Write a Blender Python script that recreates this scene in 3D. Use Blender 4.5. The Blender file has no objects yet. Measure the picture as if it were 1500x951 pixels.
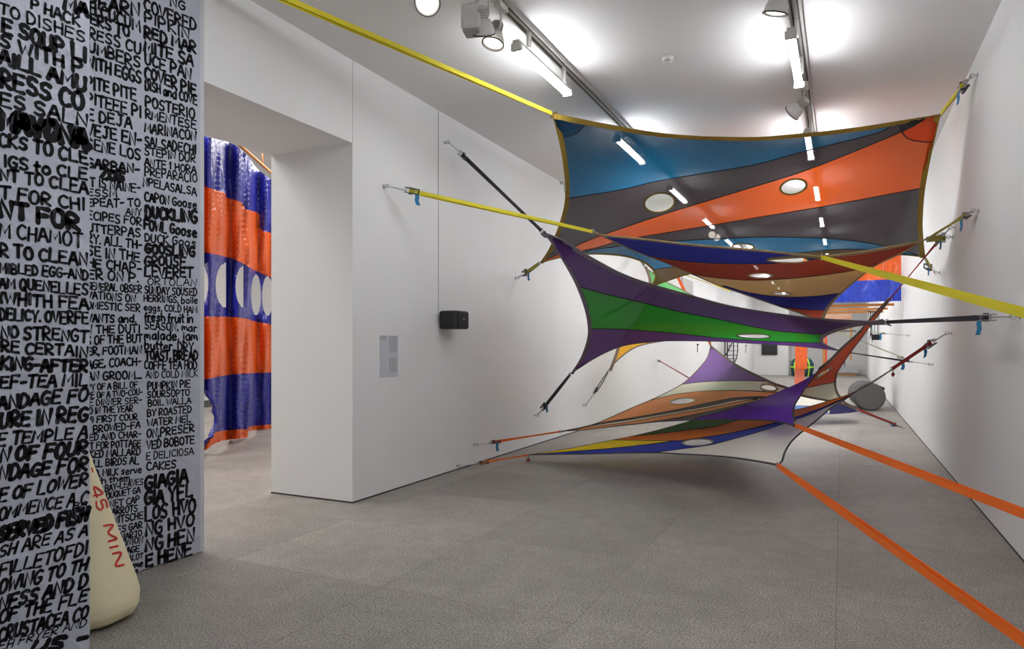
import bpy, math, random
import numpy as np
from mathutils import Vector, Matrix
from mathutils.geometry import delaunay_2d_cdt
from mathutils.bvhtree import BVHTree

random.seed(7)
SC = bpy.context.scene
COL = SC.collection
# ------------------------------------------------------------------ camera, world, exposure
YAW = math.radians(25.8)
CAMZ = 1.5
F = 1000.0            # focal length in pixels of a 1500 px wide picture
CX, HY = 750.0, 508.0
cam_d = bpy.data.cameras.new('camera'); cam = bpy.data.objects.new('camera', cam_d); COL.objects.link(cam)
cam_d.sensor_width = 36; cam_d.lens = 24; cam_d.shift_y = (HY - 475.5) / 1500
cam.location = (0, 0, CAMZ); cam.rotation_euler = (math.pi / 2, 0, YAW)
cam_d.clip_start = .05; cam_d.clip_end = 200
SC.camera = cam
SC.cycles.diffuse_bounces = 10; SC.cycles.max_bounces = 16; SC.cycles.transmission_bounces = 12; SC.cycles.transparent_max_bounces = 16
SC.view_settings.view_transform = 'Standard'; SC.view_settings.look = 'None'
SC.view_settings.exposure = 0.08; SC.view_settings.gamma = 1
TUBE = 50.0           # emission of the fluorescent tubes
world = bpy.data.worlds.new('world'); SC.world = world; world.use_nodes = True
world.node_tree.nodes['Background'].inputs[0].default_value = (.75, .8, .9, 1)
world.node_tree.nodes['Background'].inputs[1].default_value = .35

FWD = Vector((-math.sin(YAW), math.cos(YAW), 0)); RGT = Vector((math.cos(YAW), math.sin(YAW), 0))
XL, XR, H = -4.22, 1.14, 4.245
XO = -5.26            # outer face of the thick left wall
def ray(px, py): return FWD + RGT * ((px - CX) / F) + Vector((0, 0, (HY - py) / F))
def at(px, py, t): return Vector((0, 0, CAMZ)) + ray(px, py) * t
def onx(px, py, X):
    r = ray(px, py); return Vector((0, 0, CAMZ)) + r * (X / r.x)
def onz(px, py, Z):
    r = ray(px, py); return Vector((0, 0, CAMZ)) + r * ((Z - CAMZ) / r.z)

def area(name, loc, size, power, rot=(0, 0, 0), color=(1, 1, 1), sy=None):
    d = bpy.data.lights.new(name, 'AREA'); d.shape = 'RECTANGLE'; d.size = size; d.size_y = sy or size
    d.energy = power; d.color = color
    o = bpy.data.objects.new(name, d); COL.objects.link(o); o.location = loc; o.rotation_euler = rot
    return o
# added fill lights without fixtures, in the next room and the far hall
area('next_room_fill', (-9.0, 4.0, 5.6), 5, 450, color=(1, .98, .95))
for yy_ in (13.5, 23, 35): area('hall_fill_light', (-1.5, yy_, 4.19), 1.6, 105, sy=5.5)
area('next_room_fill', (-9.5, 10.5, 5.6), 4, 310, color=(1, .98, .95))

# ------------------------------------------------------------------ helpers
def lin(c):
    c = c / 255.0
    return c / 12.92 if c <= .04045 else ((c + .055) / 1.055) ** 2.4
def rgb(r, g, b): return (lin(r), lin(g), lin(b), 1)
MATS = {}
def newmat(name):
    m = bpy.data.materials.new(name); m.use_nodes = True; MATS[name] = m
    nt = m.node_tree; return m, nt, nt.nodes['Principled BSDF']
def N(nt, kind, **kw):
    n = nt.nodes.new(kind)
    for k, v in kw.items(): setattr(n, k, v)
    return n
def mat(name, col, rough=.5, metal=0, bump=0, bscale=60, var=0, vscale=4, spec=.5, coat=0):
    if name in MATS: return MATS[name]
    m, nt, b = newmat(name)
    b.inputs['Base Color'].default_value = rgb(*col); b.inputs['Roughness'].default_value = rough
    b.inputs['Metallic'].default_value = metal; b.inputs['Specular IOR Level'].default_value = spec
    b.inputs['Coat Weight'].default_value = coat
    tc = N(nt, 'ShaderNodeTexCoord')
    if var:
        no = N(nt, 'ShaderNodeTexNoise'); no.inputs['Scale'].default_value = vscale; no.inputs['Detail'].default_value = 5
        nt.links.new(tc.outputs['Object'], no.inputs['Vector'])
        mx = N(nt, 'ShaderNodeMixRGB'); mx.inputs[1].default_value = [max(0, v * (1 - var)) for v in rgb(*col)[:3]] + [1]
        mx.inputs[2].default_value = [min(1, v * (1 + var)) for v in rgb(*col)[:3]] + [1]
        nt.links.new(no.outputs['Fac'], mx.inputs[0]); nt.links.new(mx.outputs[0], b.inputs['Base Color'])
    if bump:
        n2 = N(nt, 'ShaderNodeTexNoise'); n2.inputs['Scale'].default_value = bscale; n2.inputs['Detail'].default_value = 4
        nt.links.new(tc.outputs['Object'], n2.inputs['Vector'])
        bp = N(nt, 'ShaderNodeBump'); bp.inputs['Strength'].default_value = bump; bp.inputs['Distance'].default_value = .01
        nt.links.new(n2.outputs['Fac'], bp.inputs['Height']); nt.links.new(bp.outputs[0], b.inputs['Normal'])
    return m
def emis(name, col, s):
    m, nt, b = newmat(name)
    b.inputs['Base Color'].default_value = rgb(*col); b.inputs['Emission Color'].default_value = rgb(*col)
    b.inputs['Emission Strength'].default_value = s
    return m
def cloth(name, col, through=.10, trans=.45, speck=.25):
    """knitted shade cloth: a little open, lets light glow through in its own colour"""
    if name in MATS: return MATS[name]
    m, nt, b = newmat(name); nt.nodes.remove(b)
    out = nt.nodes['Material Output']
    c = rgb(*col)
    tc = N(nt, 'ShaderNodeTexCoord')
    mp = N(nt, 'ShaderNodeMapping'); mp.inputs['Scale'].default_value = (45, 45, 28)
    nt.links.new(tc.outputs['Object'], mp.inputs[0])
    no = N(nt, 'ShaderNodeTexNoise'); no.inputs['Scale'].default_value = 1.6; no.inputs['Detail'].default_value = 3
    nt.links.new(mp.outputs[0], no.inputs['Vector'])
    cr = N(nt, 'ShaderNodeMixRGB')
    cr.inputs[1].default_value = [v * (1 - speck) for v in c[:3]] + [1]; cr.inputs[2].default_value = [min(1, v * (1 + speck) + .004) for v in c[:3]] + [1]
    nt.links.new(no.outputs['Fac'], cr.inputs[0])
    d = N(nt, 'ShaderNodeBsdfDiffuse'); t = N(nt, 'ShaderNodeBsdfTranslucent')
    nt.links.new(cr.outputs[0], d.inputs[0]); nt.links.new(cr.outputs[0], t.inputs[0])
    m1 = N(nt, 'ShaderNodeMixShader'); m1.inputs[0].default_value = trans
    nt.links.new(d.outputs[0], m1.inputs[1]); nt.links.new(t.outputs[0], m1.inputs[2])
    g = N(nt, 'ShaderNodeBsdfGlossy'); g.inputs['Roughness'].default_value = .45; g.inputs[0].default_value = (.8, .8, .8, 1)
    m3 = N(nt, 'ShaderNodeMixShader'); m3.inputs[0].default_value = .02
    nt.links.new(m1.outputs[0], m3.inputs[1]); nt.links.new(g.outputs[0], m3.inputs[2])
    tr = N(nt, 'ShaderNodeBsdfTransparent'); m2 = N(nt, 'ShaderNodeMixShader'); m2.inputs[0].default_value = through
    nt.links.new(m3.outputs[0], m2.inputs[1]); nt.links.new(tr.outputs[0], m2.inputs[2])
    wv = N(nt, 'ShaderNodeBump'); wv.inputs['Strength'].default_value = .25; wv.inputs['Distance'].default_value = .004
    nt.links.new(no.outputs['Fac'], wv.inputs['Height'])
    for q in (d, t, g): nt.links.new(wv.outputs[0], q.inputs['Normal'])
    nt.links.new(m2.outputs[0], out.inputs['Surface'])
    return m

ORG = {}
def empty(name, loc, label, cat, group=None):
    o = bpy.data.objects.new(name, None); COL.objects.link(o); o.location = loc; o.empty_display_size = .1
    ORG[o.name] = Vector(loc); tag(o, label, cat, group); return o
def tag(o, label=None, cat=None, group=None, kind=None):
    if label: o['label'] = label
    if cat: o['category'] = cat
    if group: o['group'] = group
    if kind: o['kind'] = kind
    return o
class MB:
    def __init__(s): s.v = []; s.f = []
    def add(s, vs, fs):
        n = len(s.v); s.v += [Vector(v) for v in vs]; s.f += [tuple(i + n for i in f) for f in fs]; return s
    def box(s, a, b):
        x0, y0, z0 = a; x1, y1, z1 = b
        return s.add([(x0, y0, z0), (x1, y0, z0), (x1, y1, z0), (x0, y1, z0), (x0, y0, z1), (x1, y0, z1), (x1, y1, z1), (x0, y1, z1)],
                     [(0, 3, 2, 1), (4, 5, 6, 7), (0, 1, 5, 4), (1, 2, 6, 5), (2, 3, 7, 6), (3, 0, 4, 7)])
    def obox(s, c, ax, ay, az):       # oriented box, half axes
        c = Vector(c); vs = []
        for k in (-1, 1):
            for i, j in ((-1, -1), (1, -1), (1, 1), (-1, 1)): vs.append(c + ax * i + ay * j + az * k)
        return s.add(vs, [(0, 3, 2, 1), (4, 5, 6, 7), (0, 1, 5, 4), (1, 2, 6, 5), (2, 3, 7, 6), (3, 0, 4, 7)])
    def bar(s, a, b, w, h, up=Vector((0, 0, 1))):
        a = Vector(a); b = Vector(b); d = (b - a); L = d.length; d.normalize()
        sd = d.cross(up)
        if sd.length < 1e-3: sd = d.cross(Vector((0, 1, 0)))
        sd.normalize(); u = sd.cross(d)
        return s.obox((a + b) / 2, d * L / 2, sd * w / 2, u * h / 2)
    def tube(s, pts, r, n=8, closed=False, cap=True):
        pts = [Vector(p) for p in pts]; m = len(pts)
        rs = r if isinstance(r, (list, tuple)) else [r] * m
        rings = []; ref = None
        for i, p in enumerate(pts):
            if closed: d = pts[(i + 1) % m] - pts[i - 1]
            else: d = pts[min(i + 1, m - 1)] - pts[max(i - 1, 0)]
            d.normalize()
            if ref is None:
                ref = Vector((0, 0, 1)) if abs(d.z) < .9 else Vector((1, 0, 0))
            a = d.cross(ref)
            if a.length < 1e-4: a = d.cross(Vector((0, 1, .3)))
            a.normalize(); b = d.cross(a); ref = -b if False else b.cross(d) * 0 + a.cross(d) * -1 * -1
            ref = a.cross(d)
            rings.append([p + (a * math.cos(2 * math.pi * k / n) + b * math.sin(2 * math.pi * k / n)) * rs[i] for k in range(n)])
        vs = [v for q in rings for v in q]; fs = []
        R = m if closed else m - 1
        for i in range(R):
            j = (i + 1) % m
            for k in range(n):
                k2 = (k + 1) % n
                fs.append((i * n + k, i * n + k2, j * n + k2, j * n + k))
        if cap and not closed:
            fs.append(tuple(range(n))[::-1]); fs.append(tuple((m - 1) * n + k for k in range(n)))
        return s.add(vs, fs)
    def lathe(s, c, axis, prof, n=20):   # prof: (distance along axis, radius)
        c = Vector(c); axis = Vector(axis).normalized()
        a = axis.cross(Vector((0, 0, 1)))
        if a.length < .1: a = axis.cross(Vector((1, 0, 0)))
        a.normalize(); b = axis.cross(a); m = len(prof)
        vs = [c + axis * z + (a * math.cos(2 * math.pi * k / n) + b * math.sin(2 * math.pi * k / n)) * max(r, 1e-4) for z, r in prof for k in range(n)]
        fs = [(i * n + k, i * n + (k + 1) % n, (i + 1) * n + (k + 1) % n, (i + 1) * n + k) for i in range(m - 1) for k in range(n)]
        if prof[0][1] > .001: fs.append(tuple(range(n))[::-1])
        if prof[-1][1] > .001: fs.append(tuple((m - 1) * n + k for k in range(n)))
        return s.add(vs, fs)
    def ring(s, c, nrm, R, r, n=14, m=6, e=(1, 1)):
        nrm = Vector(nrm).normalized(); a = nrm.cross(Vector((0, 0, 1)))
        if a.length < .1: a = nrm.cross(Vector((1, 0, 0)))
        a.normalize(); b = nrm.cross(a)
        return s.tube([Vector(c) + a * math.cos(2 * math.pi * k / n) * R * e[0] + b * math.sin(2 * math.pi * k / n) * R * e[1] for k in range(n)], r, m, closed=True)
    def build(s, name, m, parent=None, smooth=False, bevel=0):
        o0 = Vector((0, 0, 0))
        if parent is not None: o0 = ORG[parent.name]
        me = bpy.data.meshes.new(name); me.from_pydata([v - o0 for v in s.v], [], s.f); me.update()
        if isinstance(m, str): m = MATS[m]
        me.materials.append(m)
        if smooth:
            me.polygons.foreach_set('use_smooth', [True] * len(me.polygons))
        o = bpy.data.objects.new(name, me); COL.objects.link(o)
        if parent is not None: o.parent = parent
        ORG[o.name] = o0
        if bevel:
            md = o.modifiers.new('bevel', 'BEVEL'); md.width = bevel; md.segments = 2; md.limit_method = 'ANGLE'
        return o
def tree_copy(o, off, parent=None):
    c = o.copy(); COL.objects.link(c); c.parent = parent
    if parent is None: c.location = o.location + Vector(off)
    for ch in list(o.children): tree_copy(ch, off, c)
    return c

# ------------------------------------------------------------------ materials
def wallmat(name, col, streak=.05):
    m, nt, b = newmat(name); tc = N(nt, 'ShaderNodeTexCoord'); mp = N(nt, 'ShaderNodeMapping'); mp.inputs['Scale'].default_value = (1.2, 1.2, .35)
    nt.links.new(tc.outputs['Object'], mp.inputs[0])
    no = N(nt, 'ShaderNodeTexNoise'); no.inputs['Scale'].default_value = 1.3; no.inputs['Detail'].default_value = 4
    nt.links.new(mp.outputs[0], no.inputs['Vector'])
    c = rgb(*col)[:3]
    mx = N(nt, 'ShaderNodeMixRGB'); mx.inputs[1].default_value = [v * (1 - streak) for v in c] + [1]; mx.inputs[2].default_value = list(c) + [1]
    nt.links.new(no.outputs['Fac'], mx.inputs[0]); nt.links.new(mx.outputs[0], b.inputs['Base Color'])
    n2 = N(nt, 'ShaderNodeTexNoise'); n2.inputs['Scale'].default_value = 140
    nt.links.new(tc.outputs['Object'], n2.inputs['Vector'])
    bp = N(nt, 'ShaderNodeBump'); bp.inputs['Strength'].default_value = .08; bp.inputs['Distance'].default_value = .004
    nt.links.new(n2.outputs['Fac'], bp.inputs['Height']); nt.links.new(bp.outputs[0], b.inputs['Normal'])
    b.inputs['Roughness'].default_value = .75; b.inputs['Specular IOR Level'].default_value = .3
    return m
wallmat('white_wall', (232, 232, 232))
wallmat('ceiling_paint', (234, 233, 233), .03)
def granite():
    m, nt, b = newmat('granite'); tc = N(nt, 'ShaderNodeTexCoord'); ge = N(nt, 'ShaderNodeNewGeometry')
    P = ge.outputs['Position']
    def noise(scale, det=3, rough=.6):
        n = N(nt, 'ShaderNodeTexNoise'); n.inputs['Scale'].default_value = scale; n.inputs['Detail'].default_value = det; n.inputs['Roughness'].default_value = rough
        nt.links.new(P, n.inputs['Vector']); return n.outputs['Fac']
    def ramp(fac, stops):
        r = N(nt, 'ShaderNodeValToRGB'); el = r.color_ramp.elements
        el[0].position, el[0].color = stops[0][0], (*[stops[0][1]] * 3, 1); el[1].position, el[1].color = stops[1][0], (*[stops[1][1]] * 3, 1)
        nt.links.new(fac, r.inputs[0]); return r.outputs[0]
    def mul(a, c):
        x = N(nt, 'ShaderNodeMixRGB', blend_type='MULTIPLY'); x.inputs[0].default_value = 1
        nt.links.new(a, x.inputs[1]); nt.links.new(c, x.inputs[2]); return x.outputs[0]
    base = N(nt, 'ShaderNodeRGB'); base.outputs[0].default_value = rgb(147, 141, 134)
    c = mul(base.outputs[0], ramp(noise(120, 2), [(.36, .35), (.64, 1.5)]))
    c = mul(c, ramp(noise(60, 2), [(.3, .82), (.7, 1.18)]))
    c = mul(c, ramp(noise(1.1, 5, .65), [(.3, .80), (.7, 1.12)]))
    c = mul(c, ramp(noise(5.5, 6, .7), [(.42, .92), (.6, 1.06)]))
    oi = N(nt, 'ShaderNodeObjectInfo'); c = mul(c, ramp(oi.outputs['Random'], [(0, .90), (1, 1.08)]))
    nt.links.new(c, b.inputs['Base Color'])
    rr = N(nt, 'ShaderNodeMapRange'); rr.inputs[3].default_value = .42; rr.inputs[4].default_value = .62
    nt.links.new(noise(2.2, 4), rr.inputs[0]); nt.links.new(rr.outputs[0], b.inputs['Roughness'])
    b.inputs['Specular IOR Level'].default_value = .45
    bp = N(nt, 'ShaderNodeBump'); bp.inputs['Strength'].default_value = .12; bp.inputs['Distance'].default_value = .003
    nt.links.new(noise(120, 2), bp.inputs['Height']); nt.links.new(bp.outputs[0], b.inputs['Normal'])
granite()
def paper():
    m, nt, b = newmat('grey_paper'); ge = N(nt, 'ShaderNodeNewGeometry')
    b.inputs['Base Color'].default_value = rgb(178, 182, 196); b.inputs['Roughness'].default_value = .5
    vo = N(nt, 'ShaderNodeTexVoronoi'); vo.feature = 'F1'; vo.inputs['Scale'].default_value = 11
    no = N(nt, 'ShaderNodeTexNoise'); no.inputs['Scale'].default_value = 6; no.inputs['Detail'].default_value = 4
    nt.links.new(ge.outputs['Position'], no.inputs['Vector'])
    ad = N(nt, 'ShaderNodeVectorMath'); ad.operation = 'MULTIPLY_ADD'; ad.inputs[1].default_value = (.25, .25, .25)
    nt.links.new(no.outputs['Color'], ad.inputs[0]); nt.links.new(ge.outputs['Position'], ad.inputs[2])
    nt.links.new(ad.outputs[0], vo.inputs['Vector'])
    bp = N(nt, 'ShaderNodeBump'); bp.inputs['Strength'].default_value = .45; bp.inputs['Distance'].default_value = .02
    nt.links.new(vo.outputs['Distance'], bp.inputs['Height']); nt.links.new(bp.outputs[0], b.inputs['Normal'])
paper()
def inkmat():
    m, nt, b = newmat('ink'); ge = N(nt, 'ShaderNodeNewGeometry')
    mp = N(nt, 'ShaderNodeMapping'); mp.inputs['Scale'].default_value = (1, 1, .35); nt.links.new(ge.outputs['Position'], mp.inputs[0])
    no = N(nt, 'ShaderNodeTexNoise'); no.inputs['Scale'].default_value = 45; no.inputs['Detail'].default_value = 5
    nt.links.new(mp.outputs[0], no.inputs['Vector'])
    r = N(nt, 'ShaderNodeValToRGB'); r.color_ramp.elements[0].position = .6; r.color_ramp.elements[0].color = rgb(20, 20, 22)
    r.color_ramp.elements[1].position = .85; r.color_ramp.elements[1].color = rgb(100, 102, 112)
    nt.links.new(no.outputs['Fac'], r.inputs[0]); nt.links.new(r.outputs[0], b.inputs['Base Color'])
    b.inputs['Roughness'].default_value = .8; b.inputs['Specular IOR Level'].default_value = .2
inkmat()
def plastic(name, col):
    m, nt, b = newmat(name); ge = N(nt, 'ShaderNodeNewGeometry')
    b.inputs['Base Color'].default_value = rgb(*col); b.inputs['Roughness'].default_value = .22; b.inputs['Specular IOR Level'].default_value = .7
    mp = N(nt, 'ShaderNodeMapping'); mp.inputs['Scale'].default_value = (3.5, 3.5, .9); nt.links.new(ge.outputs['Position'], mp.inputs[0])
    no = N(nt, 'ShaderNodeTexNoise'); no.inputs['Scale'].default_value = 2.2; no.inputs['Detail'].default_value = 5; no.inputs['Distortion'].default_value = .6
    nt.links.new(mp.outputs[0], no.inputs['Vector'])
    bp = N(nt, 'ShaderNodeBump'); bp.inputs['Strength'].default_value = .8; bp.inputs['Distance'].default_value = .09
    nt.links.new(no.outputs['Fac'], bp.inputs['Height']); nt.links.new(bp.outputs[0], b.inputs['Normal'])
plastic('tarp_blue', (38, 42, 150)); plastic('tarp_orange', (236, 98, 20)); plastic('tarp_blue_far', (30, 62, 190))
mat('steel', (190, 192, 195), .3, .9); mat('dark_steel', (70, 72, 76), .45, .6); mat('black', (28, 28, 30), .55)
mat('joint_and_gap_shade', (62, 61, 59), .9); mat('lamp_white', (215, 213, 208), .4); mat('track_grey', (165, 163, 158), .45, .1)
mat('strap_yellow', (222, 208, 40), .6, bump=.3, bscale=400, var=.12, vscale=90)
mat('strap_olive', (150, 140, 40), .6, bump=.3, bscale=400, var=.12, vscale=90)
mat('strap_orange', (240, 112, 22), .6, bump=.3, bscale=400, var=.12, vscale=90)
mat('strap_red', (165, 40, 24), .6, bump=.3, bscale=400, var=.12, vscale=90)
mat('strap_black', (42, 38, 46), .6, bump=.3, bscale=400, var=.15, vscale=90)
mat('strap_grey', (110, 108, 104), .6, bump=.3, bscale=400, var=.15, vscale=90)
mat('strap_pale', (178, 180, 150), .6, var=.1, vscale=90)
mat('tag_blue', (28, 120, 165), .6, var=.1, vscale=40); mat('tag_red', (140, 20, 22), .6, var=.1, vscale=40)
mat('web_olive', (164, 136, 48), .7, bump=.4, bscale=500, var=.15, vscale=60)
mat('web_tan', (176, 150, 100), .7, bump=.4, bscale=500, var=.15, vscale=60)
mat('web_grey', (136, 126, 142), .7, bump=.4, bscale=500, var=.15, vscale=60)
mat('web_brown', (110, 88, 74), .7, bump=.4, bscale=500, var=.15, vscale=60)
mat('web_dark', (52, 44, 48), .7, bump=.4, bscale=500, var=.15, vscale=60)
mat('seam', (40, 36, 40), .8)
mat('cream_cloth', (226, 215, 178), .65, bump=.25, bscale=9, var=.05, vscale=3)
mat('red_paint', (190, 28, 26), .6); mat('wood', (190, 140, 82), .6, var=.2, vscale=9); mat('board', (205, 160, 130), .7, var=.08)
mat('orange_wood', (205, 130, 50), .6, var=.15, vscale=8)
mat('grey_tape', (92, 92, 92), .85, bump=.3, bscale=20, var=.1, vscale=6); mat('grey_tape_light', (104, 104, 103), .85, bump=.3, bscale=20)
mat('teal_fabric', (12, 80, 88), .6, bump=.3, bscale=20, var=.1); mat('lime_tape', (190, 235, 60), .5)
mat('screen_black', (38, 40, 42), .25); mat('label_vinyl', (196, 198, 202), .6); mat('label_text', (150, 152, 156), .7)
emis('tube_glow', (250, 252, 255), TUBE); emis('bulb_glow', (255, 244, 226), 9)
cloth('c_teal', (0, 88, 126), .06, .5, .4); cloth('c_black', (60, 52, 56), .05, .4, .6); cloth('c_orange', (200, 82, 14), .06, .5, .2)
cloth('c_teal2', (16, 74, 118), .02, .4, .2); cloth('c_orange2', (205, 70, 24), .02, .4, .1); cloth('c_black2', (40, 38, 42), .02, .3, .3)
cloth('c_black_unlit', (84, 66, 36), .05, .4, .25)  # charcoal stripe again, its unlit look put into a brown colour
cloth('c_blue', (38, 42, 124), .006, .45, .15); cloth('c_maroon', (142, 54, 36), .006, .45, .15); cloth('c_tan', (205, 172, 112), .01, .45, .1)
cloth('c_purple', (88, 50, 120), .02, .5, .2); cloth('c_green', (34, 150, 40), .02, .5, .15)
cloth('c_mauve', (140, 104, 172), .04, .35, .22); cloth('c_cream', (246, 243, 216), .05, .3, .06); cloth('c_salmon', (255, 160, 96), .04, .3, .1)
cloth('c_grey', (112, 106, 106), .03, .3, .15); cloth('c_peach', (250, 222, 190), .04, .4, .06); cloth('c_violet', (112, 62, 186), .03, .5, .1)
cloth('c_salmon_shaded', (226, 78, 26), .04, .5, .12); cloth('c_yellow', (248, 214, 0), .03, .4, .08); cloth('c_darkgreen', (44, 104, 14), .03, .4, .15)  # first cloth: underside of the salmon stripe, shade put into its colour
cloth('c_amber', (236, 124, 8), .03, .45, .1); cloth('c_royal', (44, 62, 178), .03, .4, .1); cloth('c_white', (250, 247, 238), .04, .3, .04)
cloth('c_lgreen', (104, 190, 108), .04, .45, .1); cloth('c_gold', (238, 176, 20), .03, .45, .1); cloth('c_skyblue', (112, 150, 215), .03, .4, .08)
cloth('c_navy', (34, 36, 90), .03, .4, .15)

# ------------------------------------------------------------------ the room
YB, YE = -4.5, 41.0
def struct(name, mb, m, parent=None, label=None):
    o = mb.build(name, m, parent); o['kind'] = 'structure' if parent is None else o.get('kind', 'part')
    if parent is not None: del o['kind']
    return o
floor = struct('floor', MB().box((-16, YB - .2, -.2), (XR + .2, YE + 1.5, -.006)), 'joint_and_gap_shade')
proto = None; proto_mesh = {}
xe = [-2.59 + 1.28 * k for k in range(-9, 4)]
rest = MB()
random.seed(3)
for i in range(len(xe) - 1):
    off = random.choice([0, 0, .62]) if i not in (9, 8) else 0
    for j in range(-4, 34):
        y0 = 3.48 + 1.24 * j + off - 1.24 * 0
        x0, x1 = xe[i] + .001, min(xe[i + 1] - .001, XR)
        y1 = y0 + 1.238
        if y0 > YE: continue
        near = (x1 > -5.2 and .2 < y0 < 21) or (x1 <= -5.2 and 2.5 < y0 < 12 and x0 > -12)
        if near:
            key = round(x1 - x0, 3)
            if key not in proto_mesh:
                o = MB().box((0, 0, -.03), (x1 - x0, 1.238, 0)).build('floor_tile', 'granite'); proto_mesh[key] = o.data
            else:
                o = bpy.data.objects.new('floor_tile', proto_mesh[key]); COL.objects.link(o)
            o.parent = floor; o.location = (x0, y0, random.uniform(-.0006, .0006))
        else:
            rest.box((x0, y0, -.03), (x1, y1, 0))
rest.build('floor_tiles_beyond', 'granite', floor)['kind'] = 'stuff'

wl = MB().box((XO, YB, 0), (XL, 3.51, 6)).box((XO, 3.51, 3.45), (XL, 5.22, 6)).box((XO, 5.22, .0), (XL, YE, 6))
struct('wall_left', wl, 'white_wall')
struct('wall_right', MB().box((XR, YB, 0), (XR + .3, YE, 6)), 'white_wall')
struct('wall_back', MB().box((-16, YB - .3, 0), (XR + .3, YB, 6)), 'white_wall')
struct('wall_far', MB().box((-16, YE, 0), (XR + .3, YE + .3, 6)), 'white_wall')
struct('ceiling', MB().box((XL - .1, YB, H), (XR + .1, YE + .1, H + .2)), 'ceiling_paint')
# next room
struct('wall_next_room_far', MB().box((-16, 15, 0), (XO, 15.3, 6)), 'white_wall')
struct('wall_next_room_side', MB().box((-16.3, YB, 0), (-16, 15.3, 6)), 'white_wall')
struct('ceiling_next_room', MB().box((-16.3, YB, 6), (XO + .1, 15.3, 6.2)), 'ceiling_paint')
struct('gap_shade_left', MB().box((XL, 5.22, 0), (XL + .004, YE, .014)), 'joint_and_gap_shade')  # dark strips painted for the shadow gap at the foot of the walls
struct('gap_shade_reveal', MB().box((XO, 5.216, 0), (XL + .004, 5.22, .014)), 'joint_and_gap_shade')
struct('gap_shade_right', MB().box((XR - .004, YB, 0), (XR, YE, .014)), 'joint_and_gap_shade')
struct('trim_1', MB().box((XL, 5.218, 3.45), (XL + .0012, 5.223, H)), 'label_text')
# far end: wall block carrying the screen
yb = 38.4
xa = onx(1105, 508, XL).x
struct('wall_far_left', MB().box((XL, yb, 0), (at(1155, 508, 1).x / at(1155, 508, 1).y * yb, YE, H)), 'white_wall')

# recess high in the left wall
g = onx(998, 411, XL); g2 = onx(1014, 431, XL)
struct('trim_2', MB().box((XL, g.y, g2.z - .25), (XL + .03, g2.y, g.z + .1)), 'track_grey')

# ------------------------------------------------------------------ ceiling tracks, tubes, spots
TX = (-2.42, -.34)
def lighting_track(x, lab):
    t = empty('lighting_track', (x, 18, H), lab, 'light track', 'ceiling light tracks')
    MB().box((x - .05, YB + .3, H - .04), (x + .05, YE - 2, H)).build('channel', 'track_grey', t)
    for s in (-.024, .024):
        MB().box((x + s - .007, YB + .3, H - .043), (x + s + .007, YE - 2, H - .0395)).build('groove', 'black', t)
    return t
lighting_track(TX[0], 'long grey ceiling track with two dark grooves, the left one, nearer the doorway')
lighting_track(TX[1], 'long grey ceiling track with two dark grooves, the right one, nearer the right wall')
def fixture(x, y0, label):
    y1 = y0 + 1.22; z = 4.0; xc = x - .03
    t = empty('fluorescent_lamp', (xc, (y0 + y1) / 2, z + .05), label, 'ceiling lamp', 'fluorescent lamps under the ceiling tracks')
    MB().box((xc - .03, y0, z + .035), (xc + .03, y1, z + .062)).build('housing', 'lamp_white', t)
    for s in (-.02, .02):
        MB().tube([(xc + s, y0 + .04, z), (xc + s, y1 - .04, z)], .013, 7).build('tube', 'tube_glow', t, True)
    for e in (y0 + .02, y1 - .02):
        MB().box((xc - .045, e - .02, z - .02), (xc + .045, e + .02, z + .036)).build('end_cap', 'lamp_white', t)
    for e in (y0 + .2, y1 - .2):
        MB().box((xc - .01, e - .02, z + .06), (x, e + .02, z + .078)).box((x - .015, e - .02, z + .06), (x + .015, e + .02, H - .03)).build('bracket', 'lamp_white', t)
    return t
f0 = {}
ordn = ['nearest', 'second', 'third', 'fourth', 'fifth']
for xi, x in enumerate(TX):
    base = (5.14, 5.9)[xi]; k = -3; side = ('left', 'right')[xi]
    while base + 2.82 * k < 36:
        y = base + 2.82 * k
        if k < 0: lab = 'lit double tube lamp under the %s ceiling track, %s' % (side, ['well behind the viewer', 'just behind the viewer', 'above the lettered panels'][k + 3])
        elif k < 5: lab = ['lit double tube lamp hanging bare under the %s ceiling track, nearest in view', 'lit double tube lamp under the %s track, second, crossing the big sail\'s top edge',
             'lit double tube lamp under the %s track, third in view, seen through the big sail', 'lit double tube lamp under the %s track, fourth in view, seen through the big sail',
             'lit double tube lamp under the %s track, fifth, seen faintly through the big sail'][k] % side
        else: lab = 'lit double tube lamp far down the hall, %s of the %s row from the doorway' % (['sixth', 'seventh', 'eighth', 'ninth', 'tenth', 'last'][k - 5], side)
        if xi == 0 and k == 1: lab = 'lit double tube lamp under the left track, second in view, seen through the teal cloth'
        if xi not in f0: f0[xi] = fixture(x, y, lab); fy = y; f0[(xi, 'y')] = y
        else:
            c = tree_copy(f0[xi], (0, y - f0[(xi, 'y')], 0)); c['label'] = lab
        k += 1
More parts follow.
